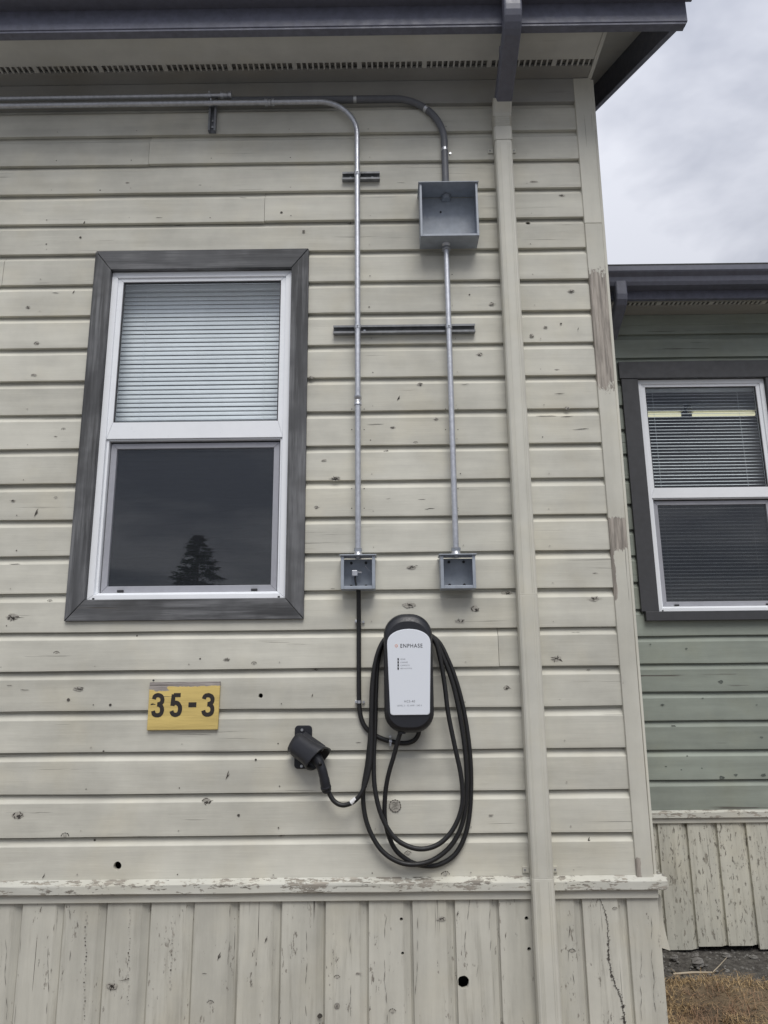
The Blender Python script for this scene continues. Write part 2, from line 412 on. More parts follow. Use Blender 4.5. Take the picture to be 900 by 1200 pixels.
# ------------------------------------------------------------------ board profiles
def board_profile(p, deep=.024):
    """(depth outwards, height) of a drop-siding board of pitch p: flat face, cove at the top, rabbet behind"""
    return [(-deep, .0045), (-deep-.0004, .012), (-deep, p*.795), (-deep+.0010, p*.808), (-deep*.72, p*.845), (-deep*.50, p*.89), (-deep*.36, p*.935), (-deep*.30, p*.965), (-deep*.14, p*.985), (-deep*.12, p+.010),
            (0, p+.010), (0, .0135), (-deep*.30, .0135), (-deep*.30, .0035)]
def siding_board(name, mat, parent, x0, x1, z, p=.17, y0=0., seed=0, notch=None):
    rnd = random.Random(seed*991+int(x0*100)); n = max(2, int((x1-x0)/.22))
    prof = board_profile(p); dy = rnd.uniform(-.0012, .0012); dz = rnd.uniform(-.0012, .0012); tilt = rnd.uniform(-.0006, .0006)
    ph = rnd.uniform(0, 6)
    rings = []
    xl = [x0+(x1-x0)*i/n for i in range(n+1)]
    if notch: xl = sorted([x for x in xl if min(abs(x-notch[0]), abs(x-notch[1])) > .004]+[notch[0]-.0005, notch[0], notch[1], notch[1]+.0005])
    for x in xl:
        cut = (lambda b: b)
        if notch and notch[0] <= x <= notch[1]: cut = (lambda b: min(max(b, notch[2]), notch[3]))
        wob = .0009*math.sin(x*2.3+ph)+.0006*math.sin(x*7.1+ph*2)+rnd.uniform(-.0004, .0004)
        rings.append([(x, y0+a+(dy+wob if a < 0 else 0), z+cut(b)+dz+tilt*(x-x0)+(wob if b < .02 else 0)) for a, b in prof])
    m = MB(); m.loft(rings, False)
    return m.build(name, mat, parent)
def upright_board(name, mat, parent, x, z0, z1, p=.177, y0=0., seed=0):
    rnd = random.Random(seed*77+5); prof = board_profile(p, .022); dy = rnd.uniform(-.002, .002); n = 6; ph = rnd.uniform(0, 6); rings = []
    for i in range(n+1):
        z = z0+(z1-z0)*i/n; wob = .0012*math.sin(z*3+ph)
        rings.append([(x+b+(wob if b < .02 else 0), y0+a+(dy if a < 0 else 0), z) for a, b in prof])
    m = MB(); m.loft(rings, False); return m.build(name, mat, parent)
def face_y(zl, p=.17, deep=.024):
    prof = board_profile(p, deep)[:10]
    for (a, b), (c_, d) in zip(prof, prof[1:]):
        if b <= zl <= d: return a+(c_-a)*(zl-b)/(d-b)
    return -deep

# ------------------------------------------------------------------ tan building
XL, XC = -5.2, 1.100                # left end of what is built, right corner
CB0 = 1.008                         # left edge of the corner board
ZS = 4.67                           # soffit
bld = thing('wooden_building', (-2, 2, 0), 'cream-tan weathered timber building with horizontal siding and plank skirt, charger on its wall', 'building')
wx0, wx1, wz0, wz1 = -1.352, -.459, 1.947, 3.573      # white window frame
wall = MB()
for a in ((XL, wx0-.02, .075, .12, .25, ZS+.3), (wx1+.02, XC-.02, .075, .12, .25, ZS+.3), (wx0-.02, wx1+.02, .075, .12, .25, wz0-.02), (wx0-.02, wx1+.02, .075, .12, wz1+.02, ZS+.3)):
    wall.box(*a)
wall.box(XC-.12, XC-.02, .1201, 9, .25, ZS+.3)
wall.box(XL, XL+.1, .1201, 9, .25, ZS+.3)
wall.box(XL, XC-.02, 9.0, 9.1, .25, ZS+.3)
# gable ends
for gx0, gx1 in ((XL, XL+.1), (XC-.12, XC-.02)):
    wall.prism([(gx0, .0, ZS+.3), (gx0, 9.1, ZS+.3), (gx0, 4.55, ZS+2.4)], [(gx1, .0, ZS+.3), (gx1, 9.1, ZS+.3), (gx1, 4.55, ZS+2.4)])
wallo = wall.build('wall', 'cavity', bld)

holes_sid = [(W(140, 1013), .0165), (W(618, 264), .0125), (W(306.5, 815), .010)]
joints = {18: [(311, 248)], 19: [], 16: [(7, 320)], 20: [(176, 190)], 12: [(205, 470)], 5: [(585, 800)]}
boards = []
ox0, ox1, oz0, oz1 = -1.436, -.374, 1.852, 3.678      # outer edge of the window casing
for k in range(0, 22):
    z = ZL(k)
    # where the casing covers the board: it is cut, hidden behind the casing
    spans = [(XL, CB0+.004)]; notch = None
    if z < oz0-.01 < z+.17: notch = (wx0-.03, wx1+.03, 0, oz0+.03-z)
    elif z < oz1-.03 and z+.17 > oz0+.03:
        spans = [(XL, wx0-.03), (wx1+.03, CB0+.004)]
    cuts = [W(px, py).x for px, py in joints.get(k, [])]
    if k % 3 == 1: cuts.append(-2.6+.37*math.sin(k*4))
    if k % 3 == 2: cuts.append(-3.7+.3*math.sin(k*7))
    out = []
    for a, b in spans:
        cs = sorted(c for c in cuts if a+.1 < c < b-.1); e = [a]+cs+[b]
        for i in range(len(e)-1): out.append((e[i]+(.0009 if i else 0), e[i+1]-(.0009 if i < len(e)-2 else 0)))
    for a, b in out:
        o = siding_board('siding_board', 'siding', wallo, a, b, z, seed=k, notch=notch); boards.append((o, a, b, z))
        hs = [(p.x, p.z, r) for p, r in holes_sid if a < p.x < b and z < p.z < z+.17]
        if hs: cut_holes(o, hs)

# frieze board under the soffit
bx('frieze_board', 'eave', wallo, XL, CB0+.003, -.029, 0, ZL(22)+.004, ZS-.002)

# corner boards: two lengths on the front, one on the hidden side whose edge shows
zj = W(690, 262, -.03).z
def lean_x(z, bot, top): return bot+(top-bot)*(z-ZL(0))/(ZS-ZL(0))        # the corner leans out a little towards the top
def corner_piece(mat, xl, xr, y0, y1, z0, z1):
    rings = []
    for i in range(9):
        z = z0+(z1-z0)*i/8; a = xl(z); b = xr(z)+random.uniform(-.0008, .0008)
        rings.append([(a, y0, z), (b, y0, z), (b, y1, z), (a, y1, z)])
    return MB().loft(rings, False).build('corner_board', mat, bld, .003)
corner_piece('corner', lambda z: CB0, lambda z: lean_x(z, 1.077, 1.099), -.034, -.0005, ZL(0)-.004, zj-.001)
corner_piece('corner', lambda z: CB0, lambda z: lean_x(z, 1.077, 1.099), -.033, -.0005, zj+.001, ZS-.003)
corner_piece('cornerplain', lambda z: lean_x(z, 1.0825, 1.1005), lambda z: lean_x(z, 1.094, 1.117), -.022, .09, ZL(0)-.002, ZS-.003)
bx('siding_edge', 'siding', bld, XC-.03, XC-.02, .0, 9, .30, ZS+.1, bevel=0)

# water table: drip cap and the band below it
zc = ZL(0)+.004
m = MB(); capx0, capx1 = XL, XC+.024
prof = [(-.022, zc+.006), (-.050, zc-.010), (-.052, zc-.014), (-.052, zc-.042), (-.048, zc-.046), (-.0005, zc-.046), (-.0005, zc+.006)]
n = 40; rings = []
for i in range(n+1):
    x = capx0+(capx1-capx0)*i/n
    rings.append([(x, a+(random.uniform(-.0015, .0015) if a < -.04 else 0), b+(random.uniform(-.0015, .0012) if a < -.04 else 0)) for a, b in prof])
m.loft(rings, False); m.build('drip_cap', 'cap', bld)
bx('band_board', 'band', bld, XL, XC-.010, -.034, -.0005, zc-.080, zc-.0465)

# skirt of upright boards
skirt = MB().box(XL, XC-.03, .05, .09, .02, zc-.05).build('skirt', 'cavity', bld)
zt = zc-.0805
seams = [W(x, 1055, -.018).x for x in (27, 76, 126, 177, 228, 280, 330, 381, 431, 482, 532, 583)]
xs = list(seams)
while xs[0] > XL+.2: xs.insert(0, xs[0]-.177)
xs += [W(632, 1055, -.018).x, W(681, 1055, -.018).x, W(733, 1055, -.018).x]
ends = xs[1:]+[XC-.010]
holes_sk = [(W(543, 1151, -.018), .024), (W(470.3, 1077, -.018), .0068), (W(471.8, 1117, -.018), .0062), (W(617, 1076, -.018), .008), (W(620, 1112, -.018), .0075)]
for i, x in enumerate(xs):
    p = ends[i]-x
    if i == len(xs)-1:
        o = bx('skirt_board', 'skirt', skirt, x+.0035, ends[i], -.022, .03, .03, zt, bevel=.002)
    else:
        o = upright_board('skirt_board', 'skirt', skirt, x, .03+random.uniform(-.01, .01), zt, p, seed=i)
    hs = [(q.x, q.z, r) for q, r in holes_sk if x+.005 < q.x < ends[i]-.003]
    if hs: cut_holes(o, hs)
# edge of the side skirt with its torn lower end
za = W(775, 1052, 0).z; zb_ = W(780, 1112, .05).z
m = MB()
pr = [(XC-.006, za), (XC+.020, za), (XC+.022, zb_+.10), (XC+.040, zb_), (XC+.002, zb_+.012), (XC-.006, zb_+.06)]
m.prism([(x, .03, z) for x, z in pr], [(x, .10, z) for x, z in pr]); m.build('side_skirt_edge', 'cornerplain', bld)
bx('side_drip_cap', 'cap', bld, XC+.0245, XC+.036, -.030, 8.9, zc-.044, zc-.006, bevel=.003)

# eave: fascia, soffit with vent strip, rake, roof
YF = -.38; SL = .52
roof = MB()
def roofz(y): return 4.65+.20+SL*(y-YF)
rt = [(YF-.05, roofz(YF-.05)+.01), (4.55, roofz(4.55)+.01), (9.5, roofz(YF-.05)+.01), (9.5, roofz(YF-.05)+.08), (4.55, roofz(4.55)+.09), (YF-.05, roofz(YF-.05)+.08)]
roof.prism([(XL-.3, y, z) for y, z in rt], [(1.50, y, z) for y, z in rt])
roofo = roof.build('roof', 'roof', bld)
bx('fascia', 'fascia', roofo, XL-.3, 1.47, YF, YF+.038, 4.652, 4.842, bevel=.003)
bx('fascia_lip', 'fascia', roofo, XL-.3, 1.462, YF+.004, YF+.045, 4.640, 4.6515, bevel=.001)
yv0, yv1 = -.150, -.108
bx('soffit_panel', 'soffit', roofo, XL-.3, 1.085, YF+.0455, yv0, ZS, ZS+.012, bevel=0)
bx('soffit_panel', 'eave', roofo, XL-.3, 1.085, yv1, -.0005, ZS, ZS+.012, bevel=0)
m = MB(); x = XL-.28; i = 0
while x < 1.07:
    w = .024 if i % 11 == 0 else .0085
    b0, b1 = x, min(x+w, 1.07); sh = .0; m.prism([(b0, yv0+.0002, ZS+.001), (b1, yv0+.0002, ZS+.001), (b1+sh, yv1-.0002, ZS+.001), (b0+sh, yv1-.0002, ZS+.001)], [(b0, yv0+.0002, ZS+.011), (b1, yv0+.0002, ZS+.011), (b1+sh, yv1-.0002, ZS+.011), (b0+sh, yv1-.0002, ZS+.011)]); x += w+.0205; i += 1
v_ = m.build('vent_strip', 'soffit', roofo); v_['kind'] = 'stuff'
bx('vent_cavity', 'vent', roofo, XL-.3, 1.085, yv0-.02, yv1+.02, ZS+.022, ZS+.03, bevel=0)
# end panel closing the flat soffit, and the sloping soffit under the rake
m = MB(); pr = [(YF+.04, ZS-.004), (.0, ZS-.004), (.0, roofz(0)-.03), (YF+.04, roofz(YF+.04)-.03)]
m.prism([(1.086, y, z) for y, z in pr], [(1.106, y, z) for y, z in pr]); m.build('soffit_end', 'soffit', roofo, bevel=.002)
m = MB(); pr = [(YF+.039, roofz(YF+.039)-.028), (4.5, roofz(4.5)-.028), (4.5, roofz(4.5)-.012), (YF+.039, roofz(YF+.039)-.012)]
m.prism([(1.1065, y, z) for y, z in pr], [(1.434, y, z) for y, z in pr]); m.build('rake_soffit', 'soffit', roofo)
m = MB(); pr = [(YF+.05, 4.655+SL*.05), (4.55, roofz(4.55)-.20), (4.55, roofz(4.55)-.002), (YF+.0385, roofz(YF+.04)-.002), (YF+.0385, 4.68)]
m.prism([(1.435, y, z) for y, z in pr], [(1.470, y, z) for y, z in pr]); m.build('rake_board', 'fascia', roofo, bevel=.003)

# ------------------------------------------------------------------ windows
def trapezoid(name, mat, parent, pts, y0, y1, bevel=.002):
    m = MB(); m.prism([(x, y0, z) for x, z in pts], [(x, y1, z) for x, z in pts]); return m.build(name, mat, parent, bevel)
def frame4(name, mat, parent, x0, x1, z0, z1, w, y0, y1, mitre=True, wb=None, wt=None, bevel=.0015):
    wb = wb or w; wt = wt or w; e = .0006
    trapezoid(name, mat, parent, [(x0, z0), (x0, z1), (x0+w-e, z1-wt), (x0+w-e, z0+wb)], y0, y1, bevel)
    trapezoid(name, mat, parent, [(x1, z0), (x1-w+e, z0+wb), (x1-w+e, z1-wt), (x1, z1)], y0, y1, bevel)
    trapezoid(name, mat, parent, [(x0+e, z0), (x0+w, z0+wb-e), (x1-w, z0+wb-e), (x1-e, z0)], y0, y1, bevel)
    trapezoid(name, mat, parent, [(x0+e, z1), (x1-e, z1), (x1-w, z1-wt+e), (x0+w, z1-wt+e)], y0, y1, bevel)

win = bpy.data.objects.new('window', None); link(win, (-.905, 0, wz0), bld)
# casing of four mitred boards
o = lambda *a: trapezoid('casing_board', *a, -.040, -.0005, .003)
iw0, iw1, iz0, iz1 = wx0-.001, wx1+.001, wz0-.001, wz1+.001
trapezoid('casing_board', 'greytrimv', win, [(ox0, oz0), (ox0, oz1), (iw0, iz1), (iw0, iz0)], -.042, -.0005, .003)
trapezoid('casing_board', 'greytrimv', win, [(ox1, oz0), (iw1, iz0), (iw1, iz1), (ox1, oz1)], -.042, -.0005, .003)
trapezoid('casing_board', 'greytrim', win, [(ox0+.002, oz0-.001), (iw0+.001, iz0-.0005), (iw1-.001, iz0-.0005), (ox1-.002, oz0-.001)], -.041, -.0005, .003)
trapezoid('casing_board', 'greytrim', win, [(ox0+.002, oz1+.001), (ox1-.002, oz1+.001), (iw1-.001, iz1+.0005), (iw0+.001, iz1+.0005)], -.043, -.0005, .003)
def double_hung(win, x0, x1, z0, z1, zm0, zm1, y, fw, sashmat, scr, blind_tilt, blabel, btop, group=None, bcount=None):
    """white frame with an upper light flush with it and a recessed lower sash; zm0..zm1 is the meeting rail"""
    frame4('frame', 'vinyl', win, x0, x1, z0, z1, fw, y-.012, y+.05, wb=fw*.75)
    u0, u1 = x0+fw, x1-fw
    frame4('upper_sash', 'vinyl', win, u0-.001, u1+.001, zm0, z1-fw+.001, .026, y-.004, y+.03, wb=zm1-zm0, wt=.020)
    frame4('glazing_seal', 'seal', win, u0+.0255, u1-.0255, zm1+.0002, z1-fw-.0195, .005, y+.002, y+.012, bevel=0)
    bx('pane', 'glass', win, u0+.026, u1-.026, y+.010, y+.014, zm1+.001, z1-fw-.020, bevel=0)
    l0 = z0+fw*.75
    # lower: stepped track, shade-toned sash, seal, pane
    frame4('track', 'vinyl', win, u0-.0005, u1+.0005, l0, zm0-.001, .012, y+.004, y+.05, wb=.010, wt=.006)
    frame4('track_groove', 'seal', win, u0+.0118, u1-.0118, l0+.010, zm0-.007, .004, y+.030, y+.05, wb=.004, wt=.010, bevel=0)
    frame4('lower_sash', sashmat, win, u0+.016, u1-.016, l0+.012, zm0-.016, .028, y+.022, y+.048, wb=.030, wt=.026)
    bx('pane', 'glass', win, u0+.043, u1-.043, y+.030, y+.034, l0+.041, zm0-.041, bevel=0)
    bx('insect_screen', scr, win, u0+.043, u1-.043, y+.0405, y+.041, l0+.041, zm0-.041, bevel=0)
    for f in (.13, .86):
        xx = u0+(u1-u0)*f
        bx('latch', 'seal', win, xx-.014, xx+.014, y+.012, y+.0215, l0+.013, l0+.024)
    for xx in (x0+.030, x1-.030):
        bx('weep_hole', 'seal', win, xx-.005, xx+.005, y-.0132, y-.0121, z0+.002, z0+.009, bevel=0)
    # blind hanging inside
    bl = thing('window_blind', ((x0+x1)/2, y+.115, z0+.02), blabel, 'blind', group)
    pitch = .0230; yb = y+.105; w = .0125
    bx('head_rail', 'blind', bl, x0+.02, x1-.02, yb-.014, yb+.014, btop, btop+.028)
    first = None; k = 0; zz = btop-.018
    while zz > z0+.05:
        pts = []
        for i in range(5):
            a = (i/4-.5)*2; h = .0022*(1-a*a)
            dy, dz = a*w, h
            pts.append((dy*math.cos(blind_tilt)-dz*math.sin(blind_tilt), dy*math.sin(blind_tilt)+dz*math.cos(blind_tilt)))
        if first is None:
            m = MB(); prof = [(a, b) for a, b in pts]+[(a, b-.0007) for a, b in reversed(pts)]
            m.prism([(x0+.022, yb+a, zz+b) for a, b in prof], [(x1-.022, yb+a, zz+b) for a, b in prof], True)
            first = m.build('slat', 'blind', bl); c0 = WL[first.name].copy(); z_first = zz
        else:
            s_ = twin(first, c0+Vector((random.uniform(-.001, .001), 0, zz-z_first+random.uniform(-.0008, .0008))), bl)
            s_.rotation_euler = (random.uniform(-.05, .05), random.uniform(-.0012, .0012), 0)
        zz -= pitch
    for f in (.16, .84):
        xx = x0+(x1-x0)*f
        MB().tube([(xx, yb-.0145, btop), (xx, yb-.0145, z0+.06)], .0009, 5).build('ladder_cord', 'blind', bl)
    bx('bottom_rail', 'blind', bl, x0+.022, x1-.022, yb-.012, yb+.012, z0+.026, z0+.040)
    return bl
zm0, zm1 = W(235, 512.5, -.02).z, W(235, 493, -.02).z
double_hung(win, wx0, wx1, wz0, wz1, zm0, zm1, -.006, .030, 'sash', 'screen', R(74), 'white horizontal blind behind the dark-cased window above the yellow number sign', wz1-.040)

# ------------------------------------------------------------------ knots, cracks and nail holes in the boards
def knots(parent, lst, fy, name='knot'):
    md, mm = MB(), MB(); rnd = random.Random(3)
    for px, py, r, kind in lst:
        p = W(px, py, -.019); y = fy(p)
        def blob(mb, cx, cz_, rx, rz, n=9, jit=.3, lift=.0006):
            mb.add([(cx+rx*math.cos(2*math.pi*i/n)*rnd.uniform(1-jit, 1+jit), y-lift, cz_+rz*math.sin(2*math.pi*i/n)*rnd.uniform(1-jit, 1+jit)) for i in range(n)], [tuple(range(n))])
        def crack(x0, z0, x1, z1, w, lift=.0011):
            n = 4; d = Vector((x1-x0, 0, z1-z0)); L = d.length or 1e-4; q = Vector((-d.z, 0, d.x))/L; top = []; bot = []
            for i in range(n+1):
                f = i/n; c_ = Vector((x0, y-lift, z0))+d*f+q*rnd.uniform(-.25, .25)*w*3
                ww = w*(1-abs(2*f-1)**2)*rnd.uniform(.5, 1.2)+.0002
                top.append(c_+q*ww); bot.append(c_-q*ww)
            md.add(top+bot[::-1], [tuple(range(2*n+2))])
        if kind == 'eye':
            blob(mm, p.x, p.z, r*1.05, r*.75); blob(md, p.x+rnd.uniform(-.3, .3)*r, p.z-.2*r, r*rnd.uniform(.25, .45), r*rnd.uniform(.2, .4), lift=.0012)
            for i in range(6):
                a = rnd.uniform(0, 6.28); crack(p.x+r*.8*math.cos(a), p.z+r*.6*math.sin(a), p.x+r*1.0*math.cos(a+.9), p.z+r*.75*math.sin(a+.9), r*.10)
            
            if rnd.random() < .6: crack(p.x-r*rnd.uniform(1.2, 2), p.z+rnd.uniform(-.2, .2)*r, p.x-r*.6, p.z, r*.05)
            if rnd.random() < .6: crack(p.x+r*.6, p.z, p.x+r*rnd.uniform(1.2, 2), p.z+rnd.uniform(-.3, .3)*r, r*.05)
        elif kind == 'star':
            blob(mm, p.x, p.z, r*1.2, r*.55)
            for i in range(11):
                a = rnd.uniform(0, 6.28); l = rnd.uniform(.3, 1.1)*r; o1 = rnd.uniform(-.4, .4)*r
                crack(p.x+o1, p.z+rnd.uniform(-.3, .3)*r, p.x+o1+l*math.cos(a), p.z+l*.75*math.sin(a), r*rnd.uniform(.04, .11))
            
            if rnd.random() < .4: crack(p.x-r*rnd.uniform(1.2, 2.4), p.z, p.x+r*rnd.uniform(1.2, 2.2), p.z+rnd.uniform(-.3, .3)*r, r*.035)
        elif kind == 'dot': blob(md, p.x, p.z, r, r*.9, 8, .2)
        elif kind == 'nail': blob(mm, p.x, p.z, r, r, 8, .15)
        elif kind == 'dash': crack(p.x-r, p.z, p.x+r, p.z+rnd.uniform(-.12, .12)*r, min(.0013, max(.0007, r*.07)))
        elif kind == 'slash': crack(p.x-r*.4, p.z-r, p.x+r*.4, p.z+r, r*.16); crack(p.x-r*.2, p.z-r*.6, p.x+r*.5, p.z+r*.3, r*.10)
        elif kind == 'smile':
            for i in range(5):
                a0, a1 = math.pi*(.05+.18*i), math.pi*(.05+.18*(i+1)); crack(p.x+r*math.cos(a0), p.z+r*.8*math.sin(a0), p.x+r*math.cos(a1), p.z+r*.8*math.sin(a1), r*.12)
            blob(mm, p.x, p.z+r*.2, r*.5, r*.35)
        elif kind == 'ring':
            blob(mm, p.x, p.z, r, r, 16, .04)
            for i in range(14):
                a0 = 2*math.pi*i/14; crack(p.x+r*math.cos(a0), p.z+r*math.sin(a0), p.x+r*math.cos(a0+.42), p.z+r*math.sin(a0+.42), r*.09)
            for i in range(5): crack(p.x-r*.6, p.z+r*(-.5+.25*i), p.x+r*.6, p.z+r*(-.45+.25*i), r*.05)
        elif kind == 'faint':
            blob(mm, p.x, p.z, r*1.3, r*.45, 9, .4); crack(p.x-r, p.z, p.x+r*.6, p.z+.1*r, r*.07)
        elif kind == 'vbeads':      # sap line: beads running down an upright board (r = length in px)
            n = int(r/4.2)
            for i in range(n):
                q = W(px+rnd.uniform(-1.2, 1.2)+ (i/n)*(-3), py+r*i/n, -.019); s_ = rnd.uniform(.4, 1)*.0042
                blob_ = [(q.x+s_*math.cos(2*math.pi*j/7)*rnd.uniform(.6, 1.3), y-.0012, q.z+s_*.8*math.sin(2*math.pi*j/7)*rnd.uniform(.5, 1.3)) for j in range(7)]
                (md if rnd.random() < .45 else mm).add(blob_, [tuple(range(7))])
        elif kind == 'vcrack':      # jagged split down an upright board
            n = int(r/2.6); pr_ = None
            for i in range(n):
                f = i/n; q = W(px+f*27+rnd.uniform(-1, 1)+3*math.sin(f*9), py+r*f, -.019)
                if pr_: crack(pr_.x, pr_.z, q.x, q.z, .0012+.0018*f)
                if rnd.random() < .75:
                    l = rnd.uniform(.004, .011)*(.6+f); s_ = rnd.choice((-1, 1)); crack(q.x, q.z, q.x+s_*l, q.z+rnd.uniform(-.6, .6)*l, .0011)
                if rnd.random() < .3*f+.1:
                    blob(md, q.x, q.z, .003+.003*f, .004+.002*f, 7, .5)
                pr_ = q
        elif kind == 'vline':
            n = max(4, int(r/12)); pr_ = None; dx = 0
            for i in range(n+1):
                dx += rnd.uniform(-2.0, 2.0); q = W(px+dx, py+r*i/n, -.019)
                if pr_ and rnd.random() < .62: crack(pr_.x, pr_.z, q.x, q.z, rnd.uniform(.0004, .0010))
                pr_ = q
    if md.v:
        o1 = md.build(name+'_crack', 'knotd', parent); o1['kind'] = 'stuff'
    if mm.v:
        o2 = mm.build(name+'_face', 'knotm', parent); o2['kind'] = 'stuff'
K = [(34, 361, .010, 'eye'), (44, 403, .012, 'eye'), (43, 601, .020, 'slash'), (16, 587, .008, 'star'), (66, 584, .008, 'smile'), (75, 504, .010, 'smile'), (16, 723, .027, 'star'), (59, 705, .011, 'smile'),
     (87, 343, .010, 'slash'), (66, 344, .018, 'dash'), (18, 661, .026, 'dash'), (393, 562, .014, 'star'), (371, 595, .009, 'eye'), (365, 443, .009, 'eye'), (411, 260, .012, 'star'),
     (669, 342, .014, 'star'), (623, 394, .011, 'eye'), (639, 384, .009, 'star'), (657, 380, .005, 'dot'), (677, 386, .008, 'slash'), (576, 357, .012, 'eye'), (562, 416, .012, 'eye'), (550, 346, .004, 'dot'),
     (492, 451, .014, 'star'), (467, 467, .014, 'slash'), (625, 214, .014, 'faint'), (658, 230, .012, 'star'), (470, 215, .022, 'dash'), (652, 434, .009, 'faint'), (664, 479, .010, 'eye'),
     (511, 492, .010, 'eye'), (460, 502, .012, 'star'), (487, 520, .011, 'smile'), (453, 529, .010, 'eye'), (394, 561, .016, 'star'), (482, 665, .016, 'star'), (479.5, 709.5, .022, 'star'), (556.5, 713.5, .018, 'eye'),
     (539, 728, .018, 'star'), (696, 702, .017, 'star'), (594, 695, .018, 'star'), (366, 815, .008, 'slash'), (369, 785, .012, 'star'), (593, 806, .013, 'eye'), (463, 944, .024, 'ring'), (478, 1000, .014, 'smile'),
     (522, 1025, .018, 'smile'), (67, 766, .013, 'smile'), (93, 807, .018, 'star'), (81, 820, .007, 'dot'), (130, 826, .006, 'dot'), (266, 773, .012, 'star'), (298, 778, .012, 'smile'), (267, 908, .018, 'slash'),
     (242, 939, .020, 'eye'), (22, 955, .021, 'eye'), (77, 980, .018, 'smile'), (52, 1026, .010, 'slash'), (689, 985, .017, 'slash'), (99, 262, .012, 'slash'), (95, 279, .006, 'dot'), (356, 272, .007, 'ring'),
     (187, 256, .018, 'dash'), (66, 512, .006, 'faint'), (55, 287, .004, 'dot'), (40, 440, .012, 'faint'), (640, 488, .05, 'dash'), (680, 504, .04, 'dash'), (655, 462, .025, 'dash'), (664, 489, .03, 'dash'),
     (440, 498, .04, 'dash'), (545, 451, .020, 'dash'), (494, 586, .018, 'dash'), (505, 597, .03, 'faint'), (12, 803, .013, 'dash'), (30, 808, .02, 'dash'), (420, 870, .012, 'dash'), (652, 772, .022, 'star'),
     (675, 741, .022, 'dash'), (697, 672, .008, 'faint'), (690, 786, .008, 'smile'), (160, 745, .004, 'dot'), (235, 772, .004, 'dot'), (300, 890, .005, 'dot'), (122, 880, .004, 'dot'), (390, 690, .010, 'dash'),
     (455, 585, .010, 'dash'), (488, 663, .008, 'dash'), (380, 540, .010, 'faint'), (612, 570, .012, 'faint'), (110, 985, .005, 'dot'), (330, 980, .012, 'faint'), (280, 955, .006, 'dot'), (575, 955, .008, 'faint'), (625, 935, .006, 'dot'),
     (118, 224, .004, 'dot'), (235, 218, .006, 'faint'), (150, 215, .008, 'faint'), (330, 250, .007, 'dot'), (285, 232, .02, 'dash'), (210, 262, .03, 'dash')]
for cx_, ys_ in ((419.3, (480, 504, 573, 596)), (529, (480, 504, 573, 596))):
    for yy in ys_:
        K += [(cx_-7, yy, .0028, 'dot'), (cx_+7.5, yy, .0028, 'dot')]
_r = random.Random(31)
for k in range(0, 22):
    for i in range(0, 9):
        xx = -2.1+.406*i+_r.uniform(-.012, .012)
        if xx > CB0-.02 or (wx0-.08 < xx < wx1+.08 and oz0-.17 < ZL(k) < oz1): continue
        zz = ZL(k)+.028+_r.uniform(-.006, .006); d = Vector((xx, -.019, zz))-EYE; dc = (d.dot(CX), d.dot(CU), d.dot(CF))
        K.append((450+FPX*dc[0]/dc[2], 600-FPX*dc[1]/dc[2], _r.uniform(.0024, .0034), 'nail' if _r.random() < .7 else 'dot'))
def fy_siding(p):
    k = math.floor((p.z-ZL(0))/.17); return face_y(p.z-ZL(k))-.0013
knots(wallo, K, fy_siding)
KS = [(102, 1068, 130, 'vbeads'), (153, 1065, 115, 'vbeads'), (203, 1092, 70, 'vbeads'), (703, 1053, 147, 'vcrack'), (56, 1110, 90, 'vline'), (48, 1120, 12, 'vline'), (533, 1135, 12, 'vline'),
      (552, 1052, 75, 'vline'), (560, 1130, 70, 'vline'), (312, 1100, .012, 'slash'), (132, 1155, .022, 'star'), (257, 1120, .016, 'slash'), (247, 1175, .014, 'smile'), (240, 1140, .010, 'dash'), (146, 1148, .02, 'dash'),
      (395, 1145, .012, 'smile'), (395, 1178, .010, 'ring'), (420, 1140, .010, 'faint'), (455, 1060, 140, 'vline'), (413, 1080, 110, 'vline'), (360, 1090, 100, 'vline'), (460, 1185, .014, 'smile'), (375, 1190, .010, 'dot'), (62, 1060, 30, 'vline'),
      (517, 1076, .015, 'star'), (536, 1070, .010, 'slash'), (670, 1115, .014, 'smile'), (672, 1140, 60, 'vline'), (668, 1070, 70, 'vline'), (752, 1100, 95, 'vline'), (762, 1075, 110, 'vline'), (720, 1065, .010, 'smile'), (648, 1180, .012, 'star'),
      (8, 1100, 95, 'vline'), (82, 1065, 60, 'vline'), (269, 1060, 70, 'vline'), (575, 1065, 60, 'vline'), (490, 1075, 90, 'vline')]
knots(skirt, KS, lambda p: -.0245, 'skirt_knot')

# ------------------------------------------------------------------ rain gutter and downspout
def gutter(x0, x1, yb, z0, h, w, label, mat='gutter'):
    """ogee gutter: outlet side at yb (fascia), bottom z0"""
    o = thing('rain_gutter', ((x0+x1)/2, yb-w/2, z0), label, 'gutter')
    out = [(yb, z0+h), (yb, z0), (yb-w*.62, z0), (yb-w*.72, z0+h*.18), (yb-w*.78, z0+h*.45), (yb-w*.95, z0+h*.62), (yb-w, z0+h*.70), (yb-w, z0+h*.98), (yb-w+.012, z0+h)]
    inn = [(a+(.0025 if a < yb-w*.5 else (-.0025 if a > yb-.001 else 0)), b+(.003 if b < z0+.001 else 0)) for a, b in out]
    ring = out+inn[::-1]
    MB().prism([(x0, a, b) for a, b in ring], [(x1, a, b) for a, b in ring]).build('trough', mat, o)
    for x in (x0-.002, x1):
        MB().prism([(x, a, b) for a, b in out], [(x+.002, a, b) for a, b in out]).build('end_cap', mat, o)
    return o
gutter(XL-.3, 1.495, YF-.0005, 4.762, .12, .125, 'slate-blue gutter along the eave above the electric car charger wall')

